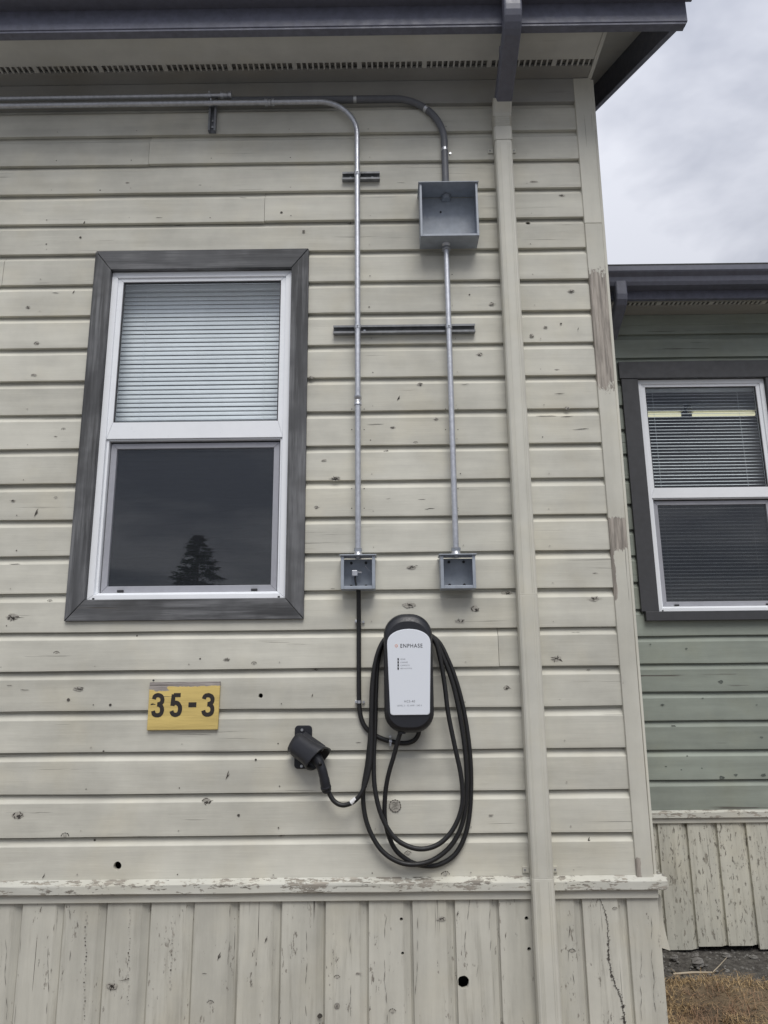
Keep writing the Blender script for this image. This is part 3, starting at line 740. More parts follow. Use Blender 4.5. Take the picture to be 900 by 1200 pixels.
def rect_sweep(path, w, d, x, ridge=False):
    """rectangular pipe, path in (y, z), width w in x, depth d"""
    rings = []
    path = [Vector((0, a, b)) for a, b in path]
    for i, p in enumerate(path):
        dd = (path[min(i+1, len(path)-1)]-path[max(i-1, 0)]).normalized(); nrm = Vector((0, -dd.z, dd.y))   # outward (-y) for a downward run
        if dd.z < 0: nrm = -nrm
        nrm = Vector((0, dd.z, -dd.y))
        c = .008; ring = []
        s_ = 1.0
        if ridge and i in ridge: s_ = .86
        for a, b in ((-w/2+c, -d/2), (w/2-c, -d/2), (w/2, -d/2+c), (w/2, d/2-c), (w/2-c, d/2), (-w/2+c, d/2), (-w/2, d/2-c), (-w/2, -d/2+c)):
            ring.append(Vector((x+a*s_, 0, 0))+Vector((0, p.y, p.z))+nrm*b*s_)
        rings.append(ring)
    return MB().loft(rings, False)
dsp = thing('downspout', (.612, -.06, 0), 'tan rectangular downspout with dark slate elbow on the charger wall', 'downspout')
DX = .613; DYc = -.060
pth = [(-.445, 4.80), (-.445, 4.665)]
pth += [(-.445+.10*(1-math.cos(a)), 4.665-.10*math.sin(a)) for a in (R(12), R(24), R(36), R(48), R(60), R(72))]
yb_, zb2 = pth[-1]
ze = W(588, 121, -.095).z
pth += [(yb_+(-.105-yb_)*f, zb2+(ze-zb2)*f) for f in (.25, .5, .75, 1)]
rect_sweep(pth, .086, .062, DX+.004).build('upper_elbow', 'gutter', dsp, .0035)
# seam collar on the elbow
rect_sweep([(yb_+.05, zb2-.010), (yb_+.075, zb2-.016)], .089, .065, DX+.004).build('elbow_seam', 'gutter', dsp)
pe = [(-.118, ze+.012), (-.10, ze-.006), (-.082, ze-.024), (-.068, ze-.042)]
zr0 = W(588, 139, DYc).z
pe += [(DYc, zr0-.0062*i) for i in range(0, 13)]
pe += [(DYc, W(588, 168.5, DYc).z)]
rect_sweep(pe, .093, .068, DX, ridge=set(range(5, 17, 2))).build('lower_elbow', 'down', dsp)
zj1, zj2 = W(612, 697, -.09).z, W(628, 1030, -.09).z
def pipe_len(z1, z0, s_):
    m = rect_sweep([(DYc, z1), (DYc, (z0+z1)/2), (DYc, z0)], .088*s_, .064*s_, DX)
    o = m.build('pipe_section', 'down', dsp, .0015)
    for a in (-.026, -.013, 0, .013, .026):
        pass
    return o
pipe_len(W(588, 167, DYc).z, zj1, .985); pipe_len(zj1+.0, zj2, 1.0); pipe_len(zj2-.0, .12, 1.02)
# ribs pressed into the front of the pipe
for i, a in enumerate((-.030, -.024, -.018, .020, .028)):
    for z1, z0, s_ in ((W(588, 172, DYc).z, zj1+.01, .985), (zj1-.01, zj2+.01, 1.0), (zj2-.01, .14, 1.02)):
        yfr = DYc-.032*s_
        bx('rib', 'down', dsp, DX+a-.0012, DX+a+.0012, yfr-.0012, yfr+.0004, z0, z1, bevel=0)
def strap(z):
    for s_ in (-1, 1):
        xx = DX+s_*.058
        m = MB(); m.box(xx-.013, xx+.013, -.032, -.0235, z-.012, z+.012)
        o = m.build('strap_tab', 'down', dsp, .001)
        MB().tube([(xx+s_*.004, -.0322, z), (xx+s_*.004, -.035, z)], .0035, 8).build('screw', 'strut', dsp)
    m = MB(); m.box(DX-.047, DX+.047, DYc-.0365, DYc-.0355, z-.010, z+.010); 
strap(W(588, 177, -.03).z); strap(W(628, 1019, -.03).z)

# ------------------------------------------------------------------ conduits, struts, boxes
PY = -.068
X1 = W(419.3, 480, PY).x; X2 = W(529, 480, PY).x
ztop = W(300, 120.3, PY).z
def clampset(parent, x, z, r, y, horizontal=False):
    m = MB()
    n = 10
    if horizontal: m.tube([(x-.011, y, z), (x+.011, y, z)], r+.0022, 12)
    else: m.tube([(x, y, z-.011), (x, y, z+.011)], r+.0022, 12)
    o = m.build('clamp', 'emt', parent)
    if horizontal: b = [(x, y, z+r), (x, y-.004, z+r+.012)]
    else: b = [(x, y-r, z), (x, y-r-.010, z)]
    MB().tube(b, .0042, 6).build('clamp_bolt', 'bolt', parent)
def coupling(parent, p, d, r, L=.045, mat='emt'):
    p = Vector(p); d = Vector(d)
    path = [p-d*L/2, p-d*L*.18, p-d*L*.17, p+d*L*.17, p+d*L*.18, p+d*L/2]
    MB().tube(path, [r+.0045, r+.0045, r+.0022, r+.0022, r+.0045, r+.0045], 12).build('coupling', mat, parent)
RB = .20; r1 = .0138
zb1 = 1.62+.505
cd = thing('steel_conduit', (X1, PY, zb1), 'galvanised steel conduit bending left under the eave from the cable-fed box', 'conduit')
path = [(X1, PY, zb1-.012), (X1, PY, 3.2), (X1, PY, ztop-RB)] + arc((X1-RB, ztop-RB), RB, 0, math.pi/2, 14, lambda a, b: (a, PY, b))[1:] + [(-1.0, PY, ztop+.001), (-2.5, PY, ztop), (XL+.1, PY, ztop-.003)]
MB().tube(path, r1, 14).build('pipe', 'emt', cd)
coupling(cd, (X1, PY, W(419, 469.5, PY).z), (0, 0, 1), r1); coupling(cd, (W(316, 120, PY).x, PY, ztop), (1, 0, 0), r1, .05)
coupling(cd, (X1, PY, zb1+.018), (0, 0, 1), r1, .036)
zs1, zs2 = W(422, 205.5, -.05).z, W(470, 385, -.05).z
clampset(cd, X1, W(419, 203.5, PY).z, r1, PY); clampset(cd, X1, W(419, 383, PY).z, r1, PY); clampset(cd, W(247, 121, PY).x, ztop, r1, PY, True)

zbb0, zbb1 = 1.62+2.055, 1.62+2.345
cd2 = thing('steel_conduit', (X2, PY, zb1), 'straight galvanised conduit linking the large open box to the empty small box', 'conduit')
MB().tube([(X2, PY, zb1-.012), (X2, PY, 3.0), (X2, PY, zbb0+.012)], r1, 14).build('pipe', 'emt', cd2)
coupling(cd2, (X2, PY, zb1+.016), (0, 0, 1), r1+.003, .034); coupling(cd2, (X2, PY, zbb0-.016), (0, 0, 1), r1+.003, .034)
clampset(cd2, X2, W(527, 383, PY).z, r1, PY)

# plastic conduit and the thin steel run it joins
PV = -.0445; rp = .0175
X3 = W(522, 205, PV).x; zp = W(420, 116.5, PV).z; RP = .26
cd3 = thing('plastic_conduit', (X3, PV, zbb1), 'dark grey plastic conduit curving down into the top of the large open box', 'conduit')
xj = W(272, 112, PV).x
path = [(X3, PV, zbb1-.02), (X3, PV, zp-RP)] + arc((X3-RP, zp-RP), RP, 0, math.pi/2, 16, lambda a, b: (a, PV, b))[1:] + [(-.3, PV, zp+.002), (xj, PV, zp+.004)]
MB().tube(path, rp, 14).build('pipe', 'pvc', cd3)
def pstrap(x, z, horiz):
    m = MB(); m.tube([(x-.008, PV, z), (x+.008, PV, z)] if horiz == 1 else ([(x, PV, z-.008), (x, PV, z+.008)] if horiz == 0 else [(x-.006, PV, z+.006), (x+.006, PV, z-.006)]), rp+.0015, 12).build('strap', 'bolt', cd3)
pstrap(W(416, 117, PV).x, zp+.001, 1); pstrap(X3, W(520, 176, PV).z, 0)
a_ = math.pi*.27; pstrap(X3-RP+RP*math.cos(a_), zp-RP+RP*math.sin(a_), 2)
MB().tube([(X3+.03, -.018, W(527, 181, -.02).z), (X3+.03, -.030, W(527, 181, -.02).z)], .006, 8).build('screw', 'bolt', cd3)
r2 = .0112; zq = W(150, 113.6, -.064).z
cd4 = thing('steel_conduit', (xj-1, -.064, zq), 'thin upper steel conduit ending in a coupling under the soffit', 'conduit')
MB().tube([(XL+.1, -.064, zq-.003), (-2, -.064, zq), (W(270, 112, -.064).x, -.064, zq+.002)], r2, 12).build('pipe', 'emt', cd4)
coupling(cd4, (W(265, 112, -.064).x, -.064, zq+.002), (1, 0, 0), r2+.002, .058)
clampset(cd4, W(245, 112, -.064).x, zq+.001, r2, -.064, True)

def strut(label, x0, x1, z0, z1, vertical=False, y0=-.0505, y1=-.0262):
    """C-shaped slotted channel, open side to the front"""
    lip, th = .010, .0026
    def sec(a0, a1):   # across
        return [(a0, y0), (a0+lip, y0), (a0+lip, y0+th), (a0+th, y0+th), (a0+th, y1-th), (a1-th, y1-th), (a1-th, y0+th), (a1-lip, y0+th), (a1-lip, y0), (a1, y0), (a1, y1), (a0, y1)]
    m = MB()
    if vertical: s_ = sec(x0, x1); m.prism([(a, b, z0) for a, b in s_], [(a, b, z1) for a, b in s_])
    else: s_ = sec(z0, z1); m.prism([(x0, b, a) for a, b in s_], [(x1, b, a) for a, b in s_])
    o = thing('strut_channel', ((x0+x1)/2, y1, z0), label, 'bracket')
    m.build('channel', 'strut', o)
    n = 2
    for f in (.22, .80):
        c = Vector((x0+(x1-x0)*f, y1-.004, (z0+z1)/2)) if not vertical else Vector(((x0+x1)/2, y1-.004, z0+(z1-z0)*(.15 if f < .5 else .33)))
        MB().tube([c, c+Vector((0, -.006, 0))], .006, 6).build('lag_bolt', 'bolt', o)
    return o
strut('short dark steel strut behind the bent conduit above the window', W(401, 205, -.05).x, W(445, 205, -.05).x, zs1-.0215, zs1+.0215)
strut('long dark steel strut carrying both upright conduits below the large box', W(390.5, 385, -.05).x, W(557, 385, -.05).x, zs2-.0205, zs2+.0205)
xs_ = W(249, 130, -.05).x
strut('small upright strut piece holding the two conduits under the eave', xs_-.0195, xs_+.0195, W(249, 152.5, -.05).z, zq+.012, True)

def ebox(label, x0, x1, z0, z1, depth, lip=.014, y1=-.0262):
    """open-fronted steel enclosure with a hooded top edge"""
    o = thing('junction_box', ((x0+x1)/2, (y1-depth)/2, z0), label, 'junction box')
    y0 = -depth; th = .0035
    bx('back', 'boxgrey', o, x0+th, x1-th, y1-th, y1, z0+th, z1-th)
    bx('side', 'boxgrey', o, x0, x0+th, y0, y1, z0, z1); bx('side', 'boxgrey', o, x1-th, x1, y0, y1, z0, z1)
    bx('bottom', 'boxgrey', o, x0+th+.0002, x1-th-.0002, y0, y1, z0, z0+th)
    bx('hood', 'boxgrey', o, x0-.006, x1+.006, y0-.012, y1, z1+.0002, z1+.005)
    bx('lip', 'boxgrey', o, x0+.0002, x0+lip, y0-.0032, y0-.0002, z0, z1); bx('lip', 'boxgrey', o, x1-lip, x1-.0002, y0-.0032, y0-.0002, z0, z1)
    bx('lip', 'boxgrey', o, x0+lip+.0002, x1-lip-.0002, y0-.0032, y0-.0002, z0, z0+lip)
    return o
eb = ebox('large open-fronted grey electrical box high on the wall, with nothing inside', .178, .463, zbb0, zbb1, .135, .011)
MB().tube([(X3, PV, zbb1-.004), (X3, PV, zbb1-.026)], [rp+.004, rp+.004], 12).build('connector', 'boxgrey', eb)
for dx in (-.10,): MB().tube([(.178+.11, -.0255, zbb1-.085), (.178+.11, -.034, zbb1-.085)], .005, 8).build('screw', 'seal', eb)
zs0, zs1_ = 1.62+.353, 1.62+.500
b1 = ebox('small open grey box with a clamped cable end inside, above the charger', -.2055, -.0545, zs0, zs1_, .105)
b2 = ebox('small open grey box left empty beneath the straight conduit', .2325, .3865, zs0-.002, zs1_-.002, .105)
for b, xc in ((b1, -.13), (b2, .3095)):
    for sx in (-1, 1):
        for sz in (-1, 1):
            q = (xc+sx*.033, -.0255, zs0+.074+sz*.052)
            MB().tube([q, (q[0], -.034, q[2])], .0065, 8).build('mounting_screw', 'seal', b)
# cable clamp and wires in the left small box
cx0 = -.145
MB().box(cx0-.014, cx0+.012, -.075, -.05, zs0+.062, zs0+.088).build('cable_clamp', 'emt', b1, .003)
MB().tube([(cx0+.010, -.062, zs0+.080), (cx0+.030, -.066, zs0+.078)], .005, 8).build('clamp_screw', 'bolt', b1)
MB().tube(catmull([(cx0, -.062, zs0+.064), (cx0+.002, -.064, zs0+.04), (cx0+.008, -.064, zs0+.004)]), .004, 8).build('wire', 'rubber', b1)
MB().tube([(cx0+.045, -.08, zs0+.105), (cx0+.068, -.06, zs0+.085)], .0022, 6).build('wire', 'emt', b1)

# supply cable from the small box to the charger
def pts_px(lst): return [W(a, b, y) for a, b, y in lst]
sc_ = thing('supply_cable', W(420, 850, -.04), 'black supply cable clipped down the wall from the box into the charger base', 'cable')
MB().tube(catmull(pts_px([(420, 690, -.064), (420.3, 700, -.062), (420.5, 730, -.040), (420.5, 770, -.036), (420.7, 815, -.034), (422, 836, -.034), (428, 852, -.034), (440, 862, -.034), (455, 868, -.034), (472, 871, -.036), (484, 868.5, -.045), (490, 861, -.058), (491.5, 851, -.07)])), .0100, 10).build('cable', 'rubber', sc_)
def clip(px, py, vert=True):
    p = W(px, py, -.036)
    d = Vector((0, 0, 1)) if vert else Vector((1, 0, -.15)).normalized()
    MB().tube([p-d*.006, p+d*.006], .0118, 10).build('cable_clip', 'emt', sc_)
    e = p+(Vector((.020, .008, -.001)) if vert else Vector((0, .008, .020)))
    MB().tube([e, e+Vector((0, -.008, 0))], .0055, 8).build('clip_screw', 'bolt', sc_)
    e2 = p+(Vector((-.0125, .0, .001)) if vert else Vector((0, 0, -.0125)))
    MB().box(e2.x-.004, e2.x+.004, -.05, -.024, e2.z-.006, e2.z+.006).build('clip_ear', 'emt', sc_, .001)
clip(420.5, 728.5); clip(420.8, 822.5); clip(457.5, 869, False)

# ------------------------------------------------------------------ the charger
CXc = (W(450, 790, -.11).x+W(507.5, 790, -.11).x)/2
czt, czb = W(479, 719.5, -.11).z, W(479, 858.5, -.11).z
CH = czt-czb; CWd = (W(507.5, 790, -.11).x-W(450, 790, -.11).x)/2
chg = thing('car_charger', (CXc, -.0215, czb), 'black wall-mounted electric car charger with white arched face plate', 'car charger')
def shell(w, z0, z1, rt, rb, n=10, lean=0):
    """outline with rounded top (radius rt) and bottom (rb), wider at the top by lean"""
    pts = []
    for cx_, cz_, r, a0, a1, ww in ((w-rt, z1-rt, rt, 0, 90, w), (-w+rt, z1-rt, rt, 90, 180, w), (-w+rb, z0+rb, rb, 180, 270, w), (w-rb, z0+rb, rb, 270, 360, w)):
        for i in range(n+1):
            a = R(a0+(a1-a0)*i/n); x = cx_+r*math.cos(a); z = cz_+r*math.sin(a)
            f = (z-z0)/(z1-z0); pts.append((x+lean*(f-.5)*(1 if x > 0 else -1)*2*0, z))
    return pts
def ring_at(out, y): return [(CXc+a, y, b) for a, b in out]
w = CWd
MB().loft([ring_at(shell(w-.030, czb+.035, czt-.050, .06, .05), -.0215), ring_at(shell(w-.030, czb+.035, czt-.050, .06, .05), -.092)]).build('mounting_body', 'charcoal', chg)
MB().loft([ring_at(shell(w-.014, czb+.012, czt-.014, .080, .070), -.090), ring_at(shell(w-.003, czb+.002, czt-.003, .090, .080), -.097), ring_at(shell(w, czb, czt, .092, .082), -.112),
           ring_at(shell(w-.002, czb+.003, czt-.004, .092, .082), -.128), ring_at(shell(w-.008, czb+.012, czt-.016, .088, .078), -.142), ring_at(shell(w-.016, czb+.024, czt-.034, .080, .070), -.149)]).build('housing', 'charcoal', chg)
# face plate: arched top, square foot narrowing downwards
def plate(g, top, bot, wt, wb):
    pts = []; n = 16; zs = top-.062
    for i in range(n+1):
        a = math.pi*i/n; pts.append(((wt-g)*math.cos(a)*(1 if abs(math.cos(a)) < .999 else 1), zs+(.062-g)*math.sin(a)**.85 if 0 < i < n else zs))
    rr = .012
    for cx_, cz_, a0 in ((-wb+rr+g, bot+rr+g, 180), (wb-rr-g, bot+rr+g, 270)):
        for i in range(5):
            a = R(a0+90*i/4); pts.append((cx_+rr*math.cos(a), cz_+rr*math.sin(a)))
    return pts
PYF = -.1545
zt_, zb_p = W(479, 737, PYF).z, W(479, 838, PYF).z
wt_ = (W(504.5, 760, PYF).x-W(453.3, 760, PYF).x)/2; wb_ = (W(503.5, 830, PYF).x-W(457, 830, PYF).x)/2
CXp = (W(504.5, 790, PYF).x+W(455, 790, PYF).x)/2
def rp_(g, y): return [(CXp+a, y, b) for a, b in plate(g, zt_, zb_p, wt_, wb_)]
MB().loft([rp_(0, -.1485), rp_(0, -.1528), rp_(.0018, PYF)], False).build('face_plate', 'white', chg)
MB().tube([(CXp-.035, -.11, czb+.012), (CXp-.035, -.11, czb-.004)], .017, 12).build('cable_gland', 'charcoal', chg)
MB().tube([(W(491.5, 851, -.07).x, -.075, czb+.03), (W(491.5, 851, -.07).x, -.075, czb+.006)], .016, 12).build('cable_gland', 'charcoal', chg)

def text_mesh(name, body, parent, mat, at, height, width=None, align='LEFT', bold=0.):
    cu = bpy.data.curves.new(name, 'FONT'); cu.body = body; cu.size = 1; cu.align_x = 'LEFT'; cu.offset = bold; cu.extrude = 0; cu.space_character = 1.18
    tmp = bpy.data.objects.new(name, cu); COL.objects.link(tmp); bpy.context.view_layer.update()
    me = bpy.data.meshes.new_from_object(tmp.evaluated_get(bpy.context.evaluated_depsgraph_get())); bpy.data.objects.remove(tmp)
    xs = [v.co.x for v in me.vertices]; ys = [v.co.y for v in me.vertices]; x0, x1, y0, y1 = min(xs), max(xs), min(ys), max(ys)
    sy = height/(y1-y0); sx = width/(x1-x0) if width else sy
    for v in me.vertices: v.co = Vector(((v.co.x-x0)*sx, 0, (v.co.y-y0)*sy))
    me.materials.append(M[mat]); o = bpy.data.objects.new(name, me); link(o, at, parent); return o
YT = PYF-.0007
def tz(x, y): return W(430+x/6.67, 700+y/6.67, YT)     # coordinates read in the 6.67x enlargement
def put_text(body, x0, x1, y0, y1, mat, name, bold=0.):
    a, b = tz(x0, y1), tz(x1, y0); return text_mesh(name, body, chg, mat, a, b.z-a.z, b.x-a.x, bold=bold)
put_text('ENPHASE', 262, 434, 362, 394, 'ink', 'lettering', .004)
put_text('HCS-40', 292, 375, 803, 822, 'inkgrey', 'lettering', .004)
put_text('LEVEL 2 · 32 AMP · 240 V', 238, 430, 838, 852, 'inkgrey', 'lettering')
for i, (s_, x1) in enumerate((('POWER', 300), ('CHARGE', 318), ('COMPLETE', 333), ('SERVICE REQ', 352))):
    yy = 484+24*i
    put_text(s_, 262, x1, yy-6, yy+5, 'inkgrey', 'lettering')
    a, b = tz(239, yy+9), tz(250, yy-9); bx('indicator_light', 'ink', chg, a.x, b.x, YT-.0004, YT+.0009, a.z, b.z, bevel=0)
# ring emblem
c_ = tz(230, 379); ro = .0064
m = MB(); n = 6
for k in range(6):
    a0 = k*math.pi/3+.08; a1 = (k+1)*math.pi/3-.08; seg = 5
    vs = []
    for i in range(seg+1):
        a = a0+(a1-a0)*i/seg
        vs += [(c_.x+ro*math.cos(a), YT, c_.z+ro*math.sin(a)), (c_.x+ro*.72*math.cos(a), YT, c_.z+ro*.72*math.sin(a))]
    m.add(vs, [(2*i, 2*i+2, 2*i+3, 2*i+1) for i in range(seg)])
m.box(c_.x-ro*.35, c_.x+ro*.35, YT-.0002, YT+.0006, c_.z-ro*.08, c_.z+ro*.08)
m.build('emblem', 'orange', chg)

# charging cable: three loops over the charger, then to the holster
def Z6(x, y, d): return W(300+x/2.8125, 700+y/2.8125, d)
loop = [(488, 430, -.108), (474, 452, -.106), (455, 520, -.09), (433, 600, -.075), (424, 680, -.064), (428, 750, -.056), (455, 825, -.048), (500, 866, -.042), (545, 883, -.037), (600, 882, -.036), (655, 848, -.035), (690, 782, -.034), (706, 690, -.034), (708, 560, -.034),
        (695, 430, -.034), (670, 310, -.034), (635, 210, -.034), (590, 135, -.034), (500, 102, -.034), (432, 135, -.036), (396, 205, -.036), (382, 300, -.038), (379, 420, -.040), (368, 540, -.046), (354, 630, -.052), (356, 700, -.054), (375, 770, -.056),
        (415, 835, -.058), (470, 872, -.060), (530, 880, -.060), (590, 862, -.058), (645, 815, -.057), (680, 745, -.056), (693, 650, -.055), (692, 540, -.055), (677, 420, -.055), (650, 290, -.055), (615, 195, -.055), (580, 133, -.055), (500, 98, -.055), (434, 130, -.057),
        (404, 195, -.057), (396, 300, -.059), (393, 420, -.061), (388, 540, -.067), (392, 630, -.074), (412, 715, -.078), (450, 785, -.080), (500, 820, -.081), (555, 829, -.081), (610, 808, -.080), (655, 755, -.078), (680, 680, -.077), (676, 590, -.077), (655, 490, -.077),
        (633, 380, -.077), (622, 290, -.077), (606, 200, -.077), (580, 132, -.077), (500, 94, -.078), (430, 132, -.079), (398, 195, -.080), (386, 280, -.080), (382, 380, -.081), (380, 480, -.083), (372, 570, -.088), (350, 640, -.090), (320, 674, -.088), (285, 685, -.085), (256, 670, -.082), (236, 635, -.080)]
cab = thing('charging_cable', Z6(540, 885, -.04), 'thick black charging cable looped three times over the charger', 'cable')
MB().tube(catmull([Z6(*p) for p in loop], 7), .0098, 10).build('cable', 'rubber', cab)
a, b = Z6(313, 678, -.0875), Z6(330, 664, -.0885)
MB().tube([a, b], .0106, 10).build('cable_tag', 'label_white', cab)

# holster and plug
def Z9(x, y, d): return W(320+x/9, 830+y/9, d)
hol = thing('plug_holster', Z9(310, 640, -.022), 'black plug holster screwed to the wall left of the charger', 'holster')
a, b = Z9(222, 640, -.03), Z9(412, 180, -.03)
hw = (b.x-a.x)/2; hc = (a.x+b.x)/2
out = []
for cx_, cz_, a0 in ((hw-.016, b.z-.016, 0), (-hw+.016, b.z-.016, 90), (-hw+.016, a.z+.016, 180), (hw-.016, a.z+.016, 270)):
    for i in range(6):
        an = R(a0+18*i); out.append((hc+cx_+.016*math.cos(an), cz_+.016*math.sin(an)))
MB().loft([[(x, -.0205, z) for x, z in out], [(x, -.031, z) for x, z in out]], False).build('back_plate', 'charcoal', hol, .002)
q = Z9(305, 228, -.032); MB().tube([q, q+Vector((0, -.003, 0))], .0058, 10).build('screw', 'bolt', hol)
q = Z9(300, 610, -.032); MB().tube([q, q+Vector((0, -.003, 0))], .0058, 10).build('screw', 'bolt', hol)
# cup: tube leaning out and to the lower right, open end cut on a slant
A = Z9(285, 395, -.050); B = Z9(480, 535, -.092)
ax = (B-A).normalized(); s1 = ax.cross(Vector((0, 1, 0))).normalized(); s2 = ax.cross(s1).normalized()
def cring(f, r, sq=1.0, n=20, slant=0):
    c = A+(B-A)*f; o_ = []
    for i in range(n):
        a = 2*math.pi*i/n; k_ = (abs(math.cos(a))**3.2+abs(math.sin(a))**3.2)**(-1/3.2)
        o_.append(c+s1*(r*k_*math.cos(a))+s2*(r*k_*math.sin(a))+ax*slant*k_*math.cos(a))
    return o_
MB().loft([cring(-.30, .034), cring(-.24, .045), cring(0, .050), cring(.6, .051), cring(.98, .059, slant=.012), cring(1.0, .059, slant=.012), cring(1.0, .053, slant=.012), cring(.30, .044)]).build('cup', 'charcoal', hol)
# bracket block between plate and cup, and the raised rib along its top
c1 = Z9(330, 330, -.03)
MB().loft([[Vector((c1.x+dx, -.030, c1.z+dz)) for dx, dz in ((-.03, -.07), (.035, -.06), (.04, .0), (-.028, .022))], [Vector((c1.x+.004+dx, -.062, c1.z-.012+dz)) for dx, dz in ((-.03, -.055), (.035, -.05), (.042, .002), (-.026, .022))]], False).build('bracket', 'charcoal', hol, .004)
e0 = A-ax*.012-s1*.0; 
up = Vector((0, 0, 1)); up = (up-ax*up.dot(ax)).normalized()
fr = [A+up*.044+ax*f for f in (-.01, .03, .06, .105)]
MB().loft([[p+up*.012+s2*0+Vector((.006, .010, .004)), p+up*.006+Vector((0, -.012, 0)), p-up*.010+Vector((0, -.016, 0)), p-up*.008+Vector((.004, .016, 0))] for p in fr], False).build('top_rib', 'charcoal', hol, .002)
plug = thing('charging_plug', Z9(555, 850, -.082), 'black charging plug resting in the wall holster with its handle hanging down', 'charging plug')
hp = catmull([Z9(420, 490, -.085), Z9(468, 545, -.096), Z9(505, 615, -.104), Z9(532, 705, -.102), Z9(555, 820, -.094)], 5)
nh = len(hp); MB().tube(hp, [.031-.0115*min(1, i/(nh*.45)) + (.0015 if i > nh*.8 else 0) for i in range(nh)], 14).build('handle', 'charcoal', plug)
d0 = Z9(553, 815, -.096); d1 = Z9(568, 885, -.085)
cp = [d0.lerp(d1, f) for f in (0, .1, .35, .45, .55, .8, 1.0)]
MB().tube(cp, [.0205, .0225, .0225, .0185, .021, .0195, .0135], 14).build('strain_relief', 'charcoal', plug)
q = Z9(490, 580, -.122); MB().tube([q, q+Vector((0.004, -.006, -.006))], .008, 10).build('release_button', 'rubber', plug)

# ------------------------------------------------------------------ number sign
sg = thing('number_sign', W(214, 856, -.03), 'weathered yellow wooden sign with black number 35-3 below the window', 'sign')
p0, p1, p2, p3 = W(172, 856, -.038), W(255, 855, -.038), W(258, 798.5, -.038), W(175.5, 799.5, -.038)
m = MB(); m.prism([(p.x, -.0385, p.z) for p in (p0, p1, p2, p3)], [(p.x, -.0245, p.z) for p in (p0, p1, p2, p3)])
m.build('board', 'sign', sg, .002)
def stroke(name, pts, w, parent, mat, y, smooth=True):
    if smooth: pts = [(v.x, v.z) for v in catmull([Vector((a, 0, b)) for a, b in pts], 6)]
    L, Rr = [], []
    for i, p in enumerate(pts):
        a = Vector(pts[max(i-1, 0)]); b = Vector(pts[min(i+1, len(pts)-1)]); d = (b-a).normalized(); n_ = Vector((-d.y, d.x))
        ww = w*random.uniform(.95, 1.05); L.append((p[0]+n_.x*ww, y, p[1]+n_.y*ww)); Rr.append((p[0]-n_.x*ww, y, p[1]-n_.y*ww))
    k = len(L); m = MB(); m.add(L+Rr, [(i, i+1, k+i+1, k+i) for i in range(k-1)]); return m
def glyph(strokes, x0, x1, y0, y1, w):
    m = MB(); lo, hi = W(160+x0/7.5, 780+y1/7.5, -.0395), W(160+x1/7.5, 780+y0/7.5, -.0395)
    for j, (sm, pts) in enumerate(strokes):
        q = [(lo.x+w+(hi.x-lo.x-2*w)*a, lo.z+w+(hi.z-lo.z-2*w)*b) for a, b in pts]
        g = stroke('g', q, w, None, None, -.0393-.00012*j, sm); m.add(g.v, g.f)
    return m.build('digit', 'black', sg)
three = [(True, [(.02, .80), (.12, .94), (.45, 1.0), (.84, .93), (.98, .77), (.88, .61), (.55, .54), (.42, .54)]), (True, [(.42, .54), (.60, .53), (.90, .43), (1.0, .25), (.86, .06), (.47, 0), (.12, .06), (.0, .22)])]
five = [(False, [(1.0, 1.0), (.18, 1.0)]), (False, [(.16, 1.04), (.08, .46)]), (True, [(.08, .50), (.28, .60), (.62, .60), (.92, .46), (1.0, .27), (.86, .07), (.48, 0), (.14, .06), (.0, .20)])]
glyph(three, 124, 250, 240, 456, .0088); glyph(five, 286, 407, 240, 452, .0088); glyph(three, 566, 690, 240, 450, .0088)
a, b = W(160+455/7.5, 780+366/7.5, -.0395), W(160+527/7.5, 780+322/7.5, -.0395)
MB().add([(a.x, -.0393, a.z), (b.x, -.0393, a.z), (b.x, -.0393, b.z), (a.x, -.0393, b.z)], [(0, 1, 2, 3)]).build('dash', 'black', sg)
q = W(160+150/7.5, 780+130/7.5, -.038); MB().tube([q, q+Vector((0, -.003, 0))], .0045, 7).build('nail', 'seal', sg)
q = W(160+135/7.5, 780+340/7.5, -.0395); m = MB(); m.add([(q.x-.006, -.0394, q.z-.003), (q.x+.006, -.0394, q.z-.0015), (q.x+.018, -.0394, q.z-.001), (q.x+.004, -.0394, q.z+.004), (q.x-.005, -.0394, q.z+.002)], [(0, 1, 2, 3, 4)]); m.build('drip', 'black', sg)

# ------------------------------------------------------------------ green building
Y2 = 1.34
g = thing('wooden_building', (3.5, 4, 0), 'sage-green timber building set back beyond the corner, with cream plank skirt', 'building')
GX0, GX1 = 1.108, 6.2
fx0, fx1 = W(745, 580, Y2).x*0+1.701, W(894, 446, Y2-.01).x
fz0, fz1 = 1.62+.352, 1.62+1.910
gw = MB()
for a in ((GX0, fx0-.02, Y2+.075, Y2+.12, .25, 4.3), (fx1+.02, GX1, Y2+.075, Y2+.12, .25, 4.3), (fx0-.02, fx1+.02, Y2+.075, Y2+.12, .25, fz0-.02), (fx0-.02, fx1+.02, Y2+.075, Y2+.12, fz1+.02, 4.3),
          (GX0, GX0+.05, Y2+.1201, 8, .25, 4.3), (GX1-.05, GX1, Y2+.1201, 8, .25, 4.3), (GX0, GX1, 8.0, 8.1, .25, 4.3), (GX0, GX1, Y2+.1201, 8, 4.05, 4.08)): gw.box(*a)
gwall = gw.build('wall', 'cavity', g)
cx_l, cx_r, cz_b, cz_t = fx0-.112, fx1+.112, fz0-.060, fz1+.122
